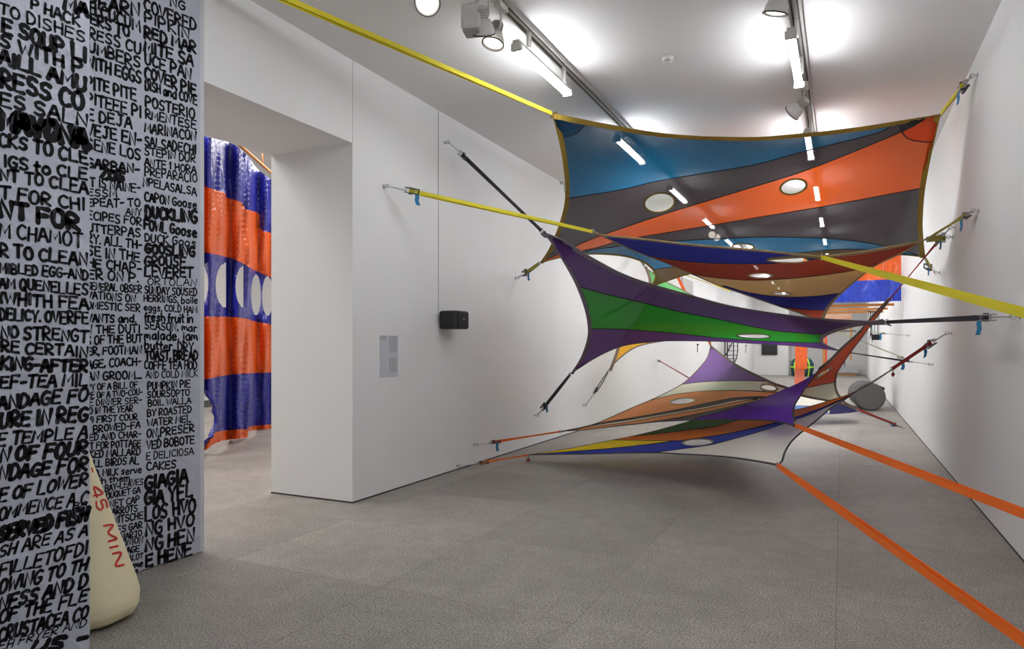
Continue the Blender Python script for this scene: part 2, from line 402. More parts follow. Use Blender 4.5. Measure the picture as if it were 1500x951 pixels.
def spot(px, py, z, x, aim, label, lit=True, hs=1):
    t = (z - CAMZ) / ((HY - py) / F); p = at(px, py, t)
    aim = Vector(aim).normalized(); top = Vector((x, p.y - .05, H - .04))
    s = empty('spotlight', p, label, 'spotlight', 'spotlights on the ceiling tracks')
    MB().box((top.x - .03, top.y - .07, top.z - .05), (top.x + .03, top.y + .07, top.z)).build('track_adapter', 'lamp_white', s, bevel=.006)
    MB().tube([top + Vector((0, 0, -.04)), Vector((top.x - .02, p.y - .02, p.z + .1)), p - aim * .06], .009, 6).build('arm', 'lamp_white', s, True)
    hd_ = MB().lathe(p - aim * .17, aim, [(0, .02), (.005, .042), (.09, .045), (.1, .06), (.15, .082), (.2, .088), (.205, .084), (.176, .074)], 22).build('lamp_head', 'lamp_white', s, True)
    MB().ring(p + aim * .028, aim, .088, .005, 22, 5).build('front_ring', 'black', hd_, True)
    for q in range(5):
        MB().ring(p - aim * (.15 - q * .014), aim, .047, .003, 18, 4).build('cooling_fin', 'track_grey', hd_, True)
    MB().lathe(p + aim * .008, aim, [(0, .077), (.014, .066), (.022, .04), (.025, .001)], 20).build('bulb', 'bulb_glow' if lit else 'lamp_white', hd_, True)
    return s
spot(626, 3, 3.93, TX[0], (.42, -.62, -.6), 'round lit spotlight cut by the top edge of the picture, alone left of the track')
spot(708, 44, 3.95, TX[0], (-.2, .5, -.75), 'white spotlight on the left track aimed down, upper of the touching pair')
spot(723, 60, 3.95, TX[0], (-.1, -.25, -.95), 'brightly glowing spotlight on the left track, lower of the touching pair next to the tube')
spot(1137, 14, 3.95, TX[1], (-.25, .2, -.95), 'white spotlight on the right track just before the nearest tube lamp')
spot(1163, 163, 3.95, TX[1], (-.8, .4, -.5), 'small grey spotlight on the right track turned away, over the big sail', lit=False)
spot(1043, 344, 3.95, TX[0], (.17, -.97, -.15), 'far lit spotlight seen as a bright dot through the dark stripe, left of two')
spot(1050, 348, 3.95, TX[0], (.17, -.97, -.15), 'far lit spotlight seen as a bright dot through the dark stripe, right of two')
# gear box of the first spot (ballast housing)
bp_ = at(692, 28, 5.25)
b = empty('lamp_ballast', bp_, 'white rounded ballast box hanging beside the spotlights on the left track', 'ballast box')
MB().obox(bp_, Vector((.075, .02, 0)), Vector((-.02, .07, 0)), Vector((0, 0, .1))).build('casing', 'lamp_white', b, bevel=.02)
MB().obox(bp_ + Vector((0, 0, -.11)), Vector((.06, .016, 0)), Vector((-.016, .056, 0)), Vector((0, 0, .012))).build('lid', 'track_grey', b, bevel=.006)
MB().tube([bp_ + Vector((0, 0, .1)), Vector((TX[0], bp_.y, H - .03))], .012, 8).build('arm', 'lamp_white', b, True)
c = onz(978, 84, H)
sd = empty('smoke_detector', c, 'small round white smoke detector on the ceiling between the tracks', 'smoke detector')
MB().lathe(c, (0, 0, -1), [(0, .055), (.025, .055), (.035, .045)], 20).build('base', 'lamp_white', sd, True)
MB().lathe(c + Vector((0, 0, -.035)), (0, 0, -1), [(0, .03), (.012, .03)], 14).build('sensing_slots', 'dark_steel', sd, True)
MB().lathe(c + Vector((0, 0, -.047)), (0, 0, -1), [(0, .042), (.012, .036), (.018, .001)], 20).build('cap', 'lamp_white', sd, True)

# ------------------------------------------------------------------ stretched sheets from traced outlines, each at its own distances
def spline(pts, step=6.0, closed=False):
    P = [Vector((float(a), float(b))) for a, b in pts]; n = len(P); out = []
    rng = n if closed else n - 1
    for i in range(rng):
        p1, p2 = P[i], P[(i + 1) % n]
        p0 = P[i - 1] if (i > 0 or closed) else p1 * 2 - p2
        p3 = P[(i + 2) % n] if (i + 2 < n or closed) else p2 * 2 - p1
        m = max(1, int((p2 - p1).length / step))
        for k in range(m):
            t = k / m
            out.append(.5 * ((2 * p1) + (p2 - p0) * t + (2 * p0 - 5 * p1 + 4 * p2 - p3) * t * t + (3 * p1 - p0 - 3 * p2 + p3) * t ** 3))
    if not closed: out.append(P[-1])
    return out
class RBF:
    wr = None
    """smooth 1/distance through control points (thin plate, scaled)"""
    def __init__(s, ctr):
        s.c = np.array([(a, b) for a, b, t in ctr], float) / 100.0
        v = np.array([1 / t for a, b, t in ctr], float); n = len(v)
        K = s.k(s.c[:, None, :] - s.c[None, :, :]) + np.eye(n) * 1e-6
        Pm = np.c_[np.ones(n), s.c]
        A = np.block([[K, Pm], [Pm.T, np.zeros((3, 3))]])
        s.w = np.linalg.solve(A, np.r_[v, 0, 0, 0]) if n > 3 else None
        if n == 3: s.w = np.r_[0, 0, 0, np.linalg.solve(Pm, v)]
        s.n = n
    @staticmethod
    def k(d):
        r2 = (d ** 2).sum(-1); return .5 * r2 * np.log(r2 + 1e-12)
    def __call__(s, x, y):
        q = s.raw(x, y)
        if s.wr:
            amp, cs, mid = s.wr
            for cx, cy in cs:
                dx, dy = x - cx, y - cy; d = math.hypot(dx, dy)
                a = math.atan2(dy, dx) - math.atan2(mid[1] - cy, mid[0] - cx)
                q *= 1 + amp * math.sin(a * 13 + cx) * math.exp(-d / 75) * min(1, d / 25)
        return q
    def raw(s, x, y):
        p = np.array([x, y]) / 100.0
        r = s.k(s.c - p)
        return 1.0 / max(float(r @ s.w[:s.n] + s.w[s.n] + s.w[s.n + 1] * p[0] + s.w[s.n + 2] * p[1]), .02)
def ellipse(cx, cy, rx, ry, rot=0, n=26, wob=0):
    a = math.radians(rot); out = []
    for k in range(n):
        th = 2 * math.pi * k / n; q = 1 + wob * math.sin(3 * th + cx) * .5 + wob * math.sin(7 * th)
        x, y = rx * math.cos(th) * q, ry * math.sin(th) * q
        out.append(Vector((cx + x * math.cos(a) - y * math.sin(a), cy + x * math.sin(a) + y * math.cos(a))))
    return out
def sheet(root, edges, depth, lines, seeds, holes=(), web=None, webw=.05, rimm=None, rimw=.022, step=6, grid=11, seam='seam', seamw=.012, part='fabric_panel', webname='webbing_edge', wr=0):
    """edges: list of (points, has_webbing) that close into the outline; seeds: (px,py,material[,label])"""
    if not callable(depth):
        cl = depth; depth = RBF(cl)
        if wr: depth.wr = (wr, [c[:2] for c in cl[:4]], (sum(c[0] for c in cl[:4]) / 4, sum(c[1] for c in cl[:4]) / 4))
    S = lambda x, y: at(x, y, depth(x, y))
    outl = []; segs = []
    for pts, hw in edges:
        sp = spline(pts, step); segs.append((sp, hw)); outl += sp[:-1]
    V = []; E = []
    def loop(pts, closed):
        n0 = len(V); V.extend(pts); m = len(pts)
        for i in range(m if closed else m - 1): E.append((n0 + i, n0 + (i + 1) % m))
    loop(outl, True)
    for L in lines:
        L = [Vector(q) for q in L]
        L = [L[0] + (L[0] - L[1]).normalized() * 12] + L + [L[-1] + (L[-1] - L[-2]).normalized() * 12]
        loop(spline(L, step), False)
    for hh in holes: loop(hh, True)
    xs = [p.x for p in outl]; ys = [p.y for p in outl]
    gy = min(ys)
    r = 0
    while gy < max(ys):
        gx = min(xs) + (r % 2) * grid / 2
        while gx < max(xs): V.append(Vector((gx + .013, gy + .017))); gx += grid
        gy += grid * .8; r += 1
    vs, es, fs, ov, oe, of = delaunay_2d_cdt(V, E, [], 0, 1e-3)
    con = set()
    for k, e in enumerate(es):
        if oe[k]: con.add((min(e), max(e)))
    emap = {}
    for k, f in enumerate(fs):
        for a, b_ in zip(f, f[1:] + f[:1]): emap.setdefault((min(a, b_), max(a, b_)), []).append(k)
    def find(x, y):
        for k, f in enumerate(fs):
            a, b_, c_ = (vs[i] for i in f)
            d1 = (b_.x - a.x) * (y - a.y) - (b_.y - a.y) * (x - a.x); d2 = (c_.x - b_.x) * (y - b_.y) - (c_.y - b_.y) * (x - b_.x); d3 = (a.x - c_.x) * (y - c_.y) - (a.y - c_.y) * (x - c_.x)
            if (d1 >= 0 and d2 >= 0 and d3 >= 0) or (d1 <= 0 and d2 <= 0 and d3 <= 0): return k
    reg = {}
    for si, sd_ in enumerate(seeds):
        k0 = find(sd_[0], sd_[1])
        if k0 is None or k0 in reg: print('seed problem', root.name, sd_); continue
        st = [k0]; reg[k0] = si
        while st:
            k = st.pop(); f = fs[k]
            for a, b_ in zip(f, f[1:] + f[:1]):
                e = (min(a, b_), max(a, b_))
                if e in con: continue
                for q in emap[e]:
                    if q not in reg: reg[q] = si; st.append(q)
    out = []
    p3 = {}
    def G(i):
        if i not in p3: p3[i] = S(vs[i].x, vs[i].y)
        return p3[i]
    for si, sd_ in enumerate(seeds):
        fl = [fs[k] for k, v in reg.items() if v == si]
        if not fl: continue
        if len(fl) > len(fs) * .9 and len(seeds) > 2: print('region leak', root.name, sd_)
        ids = sorted({i for f in fl for i in f}); mp = {i: j for j, i in enumerate(ids)}
        mb = MB().add([G(i) for i in ids], [tuple(mp[i] for i in f) for f in fl])
        o = mb.build(part, sd_[2], root, True)
        if len(sd_) > 3: o['label'] = sd_[3]
        out.append(o)
    # sewn seams between panels
    if seam:
        sm = MB()
        for e, ks in emap.items():
            if len(ks) == 2 and ks[0] in reg and ks[1] in reg and reg[ks[0]] != reg[ks[1]]:
                a, b_ = G(e[0]), G(e[1]); sm.bar(a, b_, seamw * .35, seamw, up=(a - Vector((0, 0, CAMZ))).cross(b_ - a).normalized())
        if sm.v: sm.build('seam', seam, root)['kind'] = 'stuff'
    area2 = sum(outl[i - 1].x * outl[i].y - outl[i].x * outl[i - 1].y for i in range(len(outl)))
    sg = 1 if area2 > 0 else -1
    def band(pts, w, name, m, closed=False, sgn=1, th=.004):
        vv = []; ff = []; n = len(pts)
        P3 = [S(p.x, p.y) for p in pts]
        for i, p in enumerate(pts):
            a = pts[(i - 1) % n] if closed else pts[max(i - 1, 0)]; b_ = pts[(i + 1) % n] if closed else pts[min(i + 1, n - 1)]
            d = (b_ - a).normalized(); nn = Vector((-d.y, d.x)) * sgn
            tg = (P3[(i + 1) % n] - P3[(i - 1) % n]) if closed else (P3[min(i + 1, n - 1)] - P3[max(i - 1, 0)])
            tg.normalize()
            q = S(p.x + nn.x * 1.2, p.y + nn.y * 1.2) - P3[i]; q -= tg * q.dot(tg); q.normalize(); k = tg.cross(q) * th
            vv += [P3[i] + k - q * .004, P3[i] + k + q * w, P3[i] - k + q * w, P3[i] - k - q * .004]
        R = n if closed else n - 1
        for i in range(R):
            j = (i + 1) % n
            for c_ in range(4):
                d_ = (c_ + 1) % 4; ff.append((4 * i + c_, 4 * i + d_, 4 * j + d_, 4 * j + c_))
        if not closed: ff += [(0, 1, 2, 3), (4 * n - 1, 4 * n - 2, 4 * n - 3, 4 * n - 4)]
        return MB().add(vv, ff).build(name, m, root)
    if web:
        for sp, hw in segs:
            if hw: band(sp, webw if hw is True else hw, webname, web, sgn=sg)
    if rimm:
        for hh in holes:
            a2 = sum(hh[i - 1].x * hh[i].y - hh[i].x * hh[i - 1].y for i in range(len(hh)))
            band(hh, rimw, 'hole_rim', rimm, True, -1 if a2 > 0 else 1)
    return depth

# ---- straps with ratchet, hook and eye bolt
def strap(corner, hook, colour, label, w=.035, layers=2, gap=.018, ratchet=True, tail=None, nrm=None, rdist=.16, ring=True, wv=None, twist=0, second=None, eye=True, group=None):
    corner = Vector(corner); hook = Vector(hook)
    r = empty('ratchet_strap', hook, label, 'strap', group)
    d = (corner - hook); L = d.length; d.normalize()
    up = Vector(wv) if wv else Vector((0, 0, 1))
    wv_ = (up - d * up.dot(d)).normalized(); th = d.cross(wv_).normalized()
    nrm = Vector(nrm) if nrm is not None else (Vector((1, 0, 0)) if hook.x < -1.5 else Vector((-1, 0, 0)))
    if eye:
        MB().lathe(hook - nrm * .0, nrm, [(0, .022), (.006, .022), (.007, .007), (.028, .007)], 12).ring(hook + nrm * .045, Vector((0, 0, 1)).cross(nrm), .018, .005, 14, 6).build('eye_bolt', 'steel', r, True)
    rs = hook + nrm * .045
    a = rs + d * rdist if ratchet else rs + d * .02
    hb = MB()
    if ratchet:
        hb.tube([rs, rs + d * .05 + th * .012, a - d * .05 + th * .012], .0045, 6).tube([rs, rs + d * .05 - th * .012, a - d * .05 - th * .012], .0045, 6)
        hb.build('wire_hook', 'steel', r, True)
        rb = MB()
        for s in (-1, 1): rb.obox(a + wv_ * s * w * .62 + th * .008, d * .07, wv_ * .0018, th * .02)
        for q in (-.045, 0, .045): rb.tube([a + d * q - wv_ * w * .62, a + d * q + wv_ * w * .62], .009 if q == 0 else .006, 8)
        fr = rb.build('ratchet_frame', 'steel', r, bevel=.0)
        hd = MB()
        for s in (-1, 1): hd.obox(a + wv_ * s * w * .72 + th * .034 + d * .012, (d * .07 + th * .010), wv_ * .0018, (th * .012 - d * .002))
        hd.tube([a + d * .08 + th * .046 - wv_ * w * .72, a + d * .08 + th * .046 + wv_ * w * .72], .008, 8)
        hd.lathe(a - wv_ * w * .9, wv_, [(0, .02), (.004, .022), (.008, .02)], 10).lathe(a + wv_ * w * .8, wv_, [(0, .02), (.004, .022), (.008, .02)], 10)
        hd.build('ratchet_handle', 'dark_steel', fr)
        MB().tube([a - wv_ * w * .5, a + wv_ * w * .5], .019, 10).build('wound_webbing', colour, r, True)
    n = max(6, int(L * 6))
    for ly in range(layers):
        vv = []; ff = []
        s = (ly - (layers - 1) / 2) if layers > 1 else 0
        for i in range(n + 1):
            f = i / n; p = a.lerp(corner, f) + th * s * gap * (math.sin(math.pi * min(1, f * 1.0)) * .8 + .2) + wv_ * s * (gap * .5 if second is None else second) * (1 - f)
            ta = twist * f; w2 = wv_ * math.cos(ta) + th * math.sin(ta); t2 = th * math.cos(ta) - wv_ * math.sin(ta)
            hw = w / 2
            vv += [p + w2 * hw + t2 * .0015, p - w2 * hw + t2 * .0015, p - w2 * hw - t2 * .0015, p + w2 * hw - t2 * .0015]
        for i in range(n):
            for c_ in range(4): ff.append((4 * i + c_, 4 * i + (c_ + 1) % 4, 4 * i + 4 + (c_ + 1) % 4, 4 * i + 4 + c_))
        ff += [(3, 2, 1, 0), (4 * n, 4 * n + 1, 4 * n + 2, 4 * n + 3)]
        MB().add(vv, ff).build('webbing', colour, r)
    if ring:
        MB().ring(corner, th, .026, .005, 14, 6).build('corner_ring', 'steel', r, True)
    if tail:
        p0 = a + d * .05; pts = [(0, 0), (.02, -.04), (.012, -.08), (.03, -.13)]
        vv = []; ff = []
        for x_, z_ in pts:
            p = p0 + d * x_ + Vector((0, 0, z_)); vv += [p - d * .022 + th * .001, p + d * .022 + th * .001, p + d * .022 - th * .001, p - d * .022 - th * .001]
        for i in range(len(pts) - 1):
            for c_ in range(4): ff.append((4 * i + c_, 4 * i + (c_ + 1) % 4, 4 * i + 4 + (c_ + 1) % 4, 4 * i + 4 + c_))
        ff += [(3, 2, 1, 0), (4 * len(pts) - 4, 4 * len(pts) - 3, 4 * len(pts) - 2, 4 * len(pts) - 1)]
        MB().add(vv, ff).build('strap_tail', tail, r)
    return r
LW = lambda x, y: onx(x, y, XL)
RW = lambda x, y: onx(x, y, XR)

# ---- A: big top sail
A = empty('shade_sail', at(1080, 290, 7.8), 'largest top sail striped teal, charcoal and orange with olive webbed edges', 'shade sail')
dA = sheet(A, [
    ([(809, 166), (903.5, 185), (988.7, 197.5), (1096, 201.5), (1165, 197), (1250, 188), (1321, 177), (1377, 168)], True),
    ([(1377, 168), (1364, 226), (1354.5, 278), (1351, 322), (1352, 350), (1355, 377)], True),
    ([(1355, 377), (1320, 373.5), (1270, 374), (1200, 376), (1100, 384), (1016, 400.5), (976, 412.5), (950, 424), (918, 446)], .03),
    ([(918, 446), (946, 427), (955.5, 416), (960, 404), (956, 395.5), (948, 388), (937, 382.3), (920, 377), (900, 374), (873, 372.6), (850, 373.5), (815, 379), (791, 386)], .03),
    ([(791, 386), (807, 360), (822, 321), (828.5, 285), (824.5, 235), (816, 193), (809, 166)], True)],
    [(809, 166, 7.0), (1377, 168, 7.0), (1355, 377, 8.5), (791, 386, 9.3), (918, 446, 11.8)],
    [[(820, 292), (903.5, 279), (973, 263.5), (1100, 242.3), (1165, 225), (1222, 211), (1296, 190.6), (1312, 170)],
     [(785, 388), (802, 379), (820, 371.5), (838.7, 363.3), (860, 352.7), (903.5, 337), (966, 316), (1017, 300), (1100, 275), (1193, 245), (1315, 195.4), (1349, 178.4), (1368, 164)],
     [(835, 380), (849, 368.7), (873, 363), (904, 354), (937.6, 347), (988.7, 338.8), (1100, 320), (1193, 304.7), (1279, 289), (1347, 276), (1362, 273)],
     [(838, 381), (856, 370), (873, 365.3), (913, 360), (950, 356), (988.7, 353), (1080, 348.7), (1137, 347.3), (1222, 350), (1279, 357), (1310, 365), (1340, 372), (1350, 382)],
     [(948, 397), (956, 395), (990, 390.5), (1100, 377), (1190, 368.5), (1240, 365), (1300, 368), (1330, 380)],
     [(800, 202), (824, 201), (843, 196), (858, 181), (861, 168)],
     [(1310, 168), (1317, 186), (1330, 203), (1358, 208), (1380, 206)]],
    [(900, 230, 'c_teal', 'teal cloth stripe across the top'), (900, 310, 'c_black', 'charcoal cloth stripe'), (1150, 280 + 18, 'c_orange', 'orange cloth stripe widening to the right'),
     (1250, 320, 'c_black', 'charcoal cloth stripe under the orange one'), (1150, 358, 'c_teal', 'teal cloth stripe along the bottom'), (975, 402, 'c_black_unlit', 'charcoal cloth strip at the bottom edge, coloured brown as unlit'),
     (835, 185, 'c_teal2', 'doubled corner patch, darker teal'), (1345, 195, 'c_orange2', 'doubled corner patch, darker orange'), (1325, 187, 'c_black2')],
    [ellipse(966, 297, 21.5, 13.5, -8), ellipse(1162.3, 273.6, 18.5, 10.3, -12), ellipse(1089, 361.5, 15, 4, 3)], 'web_olive', .052, 'web_olive', .02, wr=.003)

# ---- B
B = empty('shade_sail', at(1120, 400, 7.5), 'sail striped blue, brick red and tan, seen from below before the big sail', 'shade sail')
sheet(B, [
    ([(869, 340), (881, 343.6), (956.6, 351.5), (1007, 357.5), (1057, 361.8), (1100, 365.4), (1151, 370.3), (1203, 376)], True),
    ([(1203, 376), (1252, 370), (1302, 361.6), (1357, 350.5)], True),
    ([(1357, 350.5), (1342, 359), (1317, 373), (1284.7, 388.5), (1252, 413), (1231.7, 431), (1214, 451), (1208, 465), (1205, 477)], True),
    ([(1205, 477), (1186, 465), (1126, 443.8), (1083, 429), (1055, 419.5), (1022, 405.5), (1000, 396), (969, 383), (931, 368.5), (886, 347.8), (869, 340)], .03)],
    [(869, 340, 7.5), (1203, 376, 6.2), (1357, 350.5, 7.4), (1205, 477, 11.0)],
    [[(945, 374), (971.8, 378.5), (1007, 383), (1057, 386), (1125, 386), (1160, 382.5), (1201, 379), (1252, 371.7), (1290, 366), (1320, 352)],
     [(985, 394), (1015, 401.5), (1050, 407), (1100, 410.3), (1151, 408.3), (1201, 403.3), (1252, 395.7), (1292, 385.5), (1304, 382)],
     [(1044, 421), (1060, 418.5), (1091, 427), (1126, 432.8), (1163, 434.8), (1201, 433), (1236, 428.3), (1248, 427)],
     [(1130, 453), (1144, 449), (1171, 452.5), (1211, 454.5), (1225, 454)]],
    [(1060, 372, 'c_blue', 'deep blue stripe at the near edge'), (1070, 398, 'c_maroon', 'brick red stripe'), (1150, 421, 'c_tan', 'tan stripe'), (1200, 443, 'c_blue', 'deep blue stripe at the far side'), (1200, 463, 'c_maroon', 'brick red corner strip')],
    [ellipse(1155, 380.6, 28.5, 4.2, 0, wob=.05), ellipse(1115, 403.8, 17, 3.4, 0), ellipse(1145.5, 430.5, 14, 2.2, 3)], 'web_tan', .045, 'web_tan', .018, wr=.002)

# ---- C
C = empty('shade_sail', at(1050, 470, 8), 'long purple and green striped sail with grey webbed edges, low in the middle', 'shade sail')
sheet(C, [
    ([(794, 339), (825, 352.5), (868, 378), (911, 400.7), (956.6, 417), (1007, 431), (1057, 445), (1100, 453.5), (1151, 461), (1201, 466.4), (1252, 469.8), (1298, 472)], .06),
    ([(1298, 472), (1277, 474.8), (1252, 478.5), (1227, 485.3), (1211, 491.5), (1205, 497), (1205.5, 502), (1213, 507), (1228, 512.5), (1242, 516.5)], True),
    ([(1242, 516.5), (1230, 514), (1190, 509.5), (1150, 506), (1100, 503.2), (1050, 500.3), (982, 499.5), (956, 501), (919, 505.5), (893.5, 514), (868, 527), (851, 538), (836, 548)], .02),
    ([(836, 548), (851, 524), (860.5, 496), (861, 476), (856, 451), (843, 416), (825, 383), (808, 356), (794, 339)], True)],
    [(794, 339, 7.6), (1298, 472, 6.3), (1242, 516.5, 9.5), (836, 548, 9.9)],
    [[(838, 417), (846.9, 419.7), (893.5, 432.3), (944, 444), (994, 456.3), (1057, 468.5), (1125, 482.8), (1176, 488), (1206, 489.5), (1220, 490)],
     [(850, 481), (864, 481.5), (906, 482), (956, 485.3), (1007, 490), (1057, 495.4), (1125, 499.7), (1176, 501.7), (1203, 502), (1220, 503)]],
    [(900, 415, 'c_purple', 'purple upper stripe'), (900, 460, 'c_green', 'green middle stripe'), (900, 495, 'c_purple', 'purple lower stripe')],
    [ellipse(1104, 492.3, 23.5, 3.4, 2)], 'web_grey', .045, 'web_brown', .018, wr=.004)

# ---- F: green and yellow sail behind
Fs = empty('shade_sail', at(1000, 470, 12.5), 'light green and golden yellow sail behind the purple one, mostly hidden', 'shade sail')
sheet(Fs, [
    ([(944, 391), (976, 412.5), (1000, 424.5), (1030, 439), (1080, 455), (1150, 474), (1200, 481), (1254, 485)], .02),
    ([(1254, 485), (1150, 489), (1050, 492), (1000, 495), (972, 500), (944, 505), (926, 512), (906, 527), (892, 543)], .02),
    ([(892, 543), (901, 519), (906, 504), (917, 487), (938, 460), (950, 430), (950, 408), (944, 391)], True)],
    [(944, 391, 14), (1254, 485, 12.5), (892, 543, 12.0)],
    [[(920, 476), (1000, 474), (1100, 478), (1180, 484), (1230, 487), (1250, 500)]],
    [(980, 440, 'c_lgreen', 'light green part'), (920, 505, 'c_gold', 'golden yellow part')], [], 'web_brown', .05)

# ---- D1: upper of the two low sails (folds over, so near part and far part meet at a ridge)
D1 = empty('shade_sail', at(1100, 570, 8.5), 'low sail striped mauve, cream, orange and violet, upper of the two low ones', 'shade sail')
ridge = [(822, 632), (861, 629.3), (900, 623.5), (946, 618.3), (1000, 610), (1037, 602.5), (1074.7, 594), (1104.5, 586.5), (1130, 578.5), (1149, 570), (1168, 562), (1187, 551.5), (1198, 544)]
d1 = sheet(D1, [
    ([(822, 632), (850, 626.5), (877, 619), (920, 600), (960, 583), (990, 568), (1007, 556.5), (1028, 534.8), (1037, 521.7), (1041, 506)], .018),
    ([(1041, 506), (1048.5, 511.5), (1063.5, 523.5), (1084, 536.7), (1112, 550.7), (1134, 561), (1153, 567.5), (1171, 577), (1190, 582), (1213, 586), (1234, 591), (1254, 599)], .025),
    ([(1254, 599), (1238, 592), (1228.7, 582.4), (1223, 571), (1222.3, 559), (1224, 549.7), (1232, 536), (1248, 512.4), (1261, 495.6), (1277, 473), (1302, 440)], .03),
    ([(1302, 440), (1274, 470), (1257.6, 490), (1233, 512.4), (1214.7, 531), (1198, 544)], .05),
    (ridge[::-1], False)],
    [(822, 632, 9.8), (1041, 506, 13), (1254, 599, 12.5), (1302, 440, 8.1), (1130, 578.5, 8.1), (1198, 544, 7.6), (1000, 610, 8.9)],
    [[(985, 567.5), (1000, 563.5), (1028, 560), (1074.7, 558), (1112, 558), (1130.7, 560), (1142, 562)],
     [(936, 584), (951.7, 586.5), (993, 577.5), (1043, 572.7), (1093, 572.5), (1133, 574.5), (1145, 576)],
     [(822, 632), (850, 626.8), (883, 619.3), (928, 612), (984, 602), (1040, 590), (1074.7, 583.5), (1104.5, 581.5), (1124, 581.5)],
     [(822, 632), (850, 627.5), (879.5, 621.7), (928, 614.3), (984, 604.6), (1040, 594.7), (1074.7, 587), (1104.5, 583.8), (1118, 583)],
     [(822, 632), (850, 628.6), (864.5, 626.4), (928, 617.6), (984, 607.5), (1040, 598), (1074.7, 590.5), (1100.8, 585.8), (1112, 584.6)],
     [(1157, 585), (1160, 572), (1163, 560)],
     [(1155, 571.5), (1183, 567.5), (1201.6, 563.7), (1222, 560), (1230, 558)]],
    [(1050, 540, 'c_mauve', 'mauve corner of the sail'), (1060, 566, 'c_cream', 'cream stripe'), (950, 597, 'c_salmon', 'orange stripe'), (1020, 596.5, 'c_grey', 'dark grey stripe'), (984, 606, 'c_peach', 'peach stripe'), (1020, 604, 'c_salmon', 'orange stripe beside the violet part'),
     (1210, 555, 'c_salmon_shaded', 'orange red arm rising to the right, shaded underside of the orange stripe'), (1200, 574, 'c_cream', 'cream stripe below the orange red arm')],
    [ellipse(999.7, 587.7, 17.5, 4.2, -5), ellipse(1126, 568, 11.5, 4.0, 8), ellipse(1206, 546.5, 12, 2.0, -33, wob=.1)], 'web_brown', .03, 'web_tan', .02)
rp = [(x, y, d1(x, y)) for x, y in ridge[::3]]
ctr2 = rp + [(1198, 544, d1(1198, 544)), (1163, 622, 6.2), (1165, 595, 6.75)]
dN = RBF(ctr2)
sheet(D1, [
    ([(822, 632), (861, 629.6), (890.7, 625.8), (918.7, 622.9), (965, 618), (1012, 615.8), (1037, 615.2), (1074.7, 615.2), (1112, 615.4), (1134, 617.3), (1149, 620), (1163, 624)], .01),
    ([(1163, 624), (1165, 617), (1162.4, 606), (1164, 594.5), (1171.7, 581.5), (1179, 570), (1187, 560), (1198, 544)], .014),
    (ridge[::-1], False)],
    dN, [[(1012, 616.5), (1018.7, 613), (1056, 604), (1093, 592.3), (1120, 583.5), (1135, 574)]],
    [(1000, 612.5, 'c_grey', 'dark grey stripe on the near side'), (1120, 600, 'c_violet', 'bright violet near corner')], [], 'web_dark', .012, seamw=.008)

# ---- D2
D2 = empty('shade_sail', at(1030, 640, 7.5), 'lowest sail just over the floor, striped green, orange, yellow, blue and white', 'shade sail')
sheet(D2, [
    ([(775, 666.5), (834.7, 657), (890.7, 646), (924, 639.5), (965, 629.8), (1012, 616.3), (1050, 603), (1075, 592)], .015),
    ([(1075, 592), (1110, 597), (1140, 600.5), (1164, 600.5), (1187, 595.3), (1215, 587), (1249, 575.5), (1280, 559), (1307, 541)], .012),
    ([(1307, 541), (1281, 557.5), (1257.7, 571.5), (1237, 586), (1220, 596), (1205, 608.7), (1187, 623.6), (1173.6, 634), (1159, 648), (1150, 663), (1146.5, 675), (1140, 682)], .012),
    ([(1140, 682), (1112, 676.8), (1074.7, 671), (1037, 667.5), (1000, 665.6), (959.7, 663.7), (900, 664.5), (834.7, 665.8), (775, 666.5)], .02)],
    [(775, 666.5, 9.0), (1140, 682, 5.6), (1307, 541, 8.6), (1075, 592, 11.0), (1200, 605, 7.4), (1020, 645, 8.0)],
    [[(918, 640), (922, 639.7), (965, 635.7), (1002.7, 631), (1040, 626.4), (1074.7, 618), (1110, 608), (1150, 597)],
     [(896, 644.5), (903.7, 645), (946.7, 645.6), (987.7, 646.2), (1002, 645.2), (1037, 640), (1074.7, 633.9), (1112, 625.5), (1130.7, 620.8), (1166, 611.5), (1187, 604), (1205, 597.5), (1222, 590), (1257, 573), (1307, 541)],
     [(775, 666.5), (797, 664.8), (834.7, 661.9), (890.7, 657.6), (946.7, 651.6), (987.7, 646.2)],
     [(952, 664.5), (959.7, 663.4), (993, 659), (1040, 652.3), (1074.7, 643.5), (1112, 633), (1143.7, 622.7), (1168, 614), (1187, 607.7), (1205, 599.5), (1225, 590.5), (1257, 573.6), (1307, 541)]],
    [(1000, 625, 'c_darkgreen', 'dark green stripe'), (1050, 632, 'c_amber', 'deep orange stripe'), (920, 650, 'c_yellow', 'bright yellow stripe'), (920, 659, 'c_royal', 'royal blue stripe'), (1100, 650, 'c_white', 'off white near stripe')],
    [ellipse(1022, 648.3, 21.5, 4.9, -2)], 'web_dark', .014, 'web_brown', .018)
# ---- D3 low far sail
D3 = empty('shade_sail', at(1200, 595, 13), 'far low sail, white, sky blue and navy, glimpsed under the orange red arm', 'shade sail')
sheet(D3, [
    ([(1100, 585), (1160, 581), (1200, 583), (1232, 590), (1258, 603)], False),
    ([(1258, 603), (1236, 606), (1200, 607), (1140, 606), (1100, 602)], False),
    ([(1100, 602), (1106, 594), (1100, 585)], False)],
    [(1100, 585, 14), (1258, 603, 13.6), (1100, 602, 13.0)],
    [[(1095, 594), (1165, 594.5), (1190, 595.5), (1208, 599), (1216, 612)], [(1205, 575), (1216, 590), (1214, 612)]],
    [(1150, 590, 'c_white', 'white stripe'), (1150, 601, 'c_skyblue', 'sky blue stripe'), (1228, 597, 'c_navy', 'navy corner')], [])

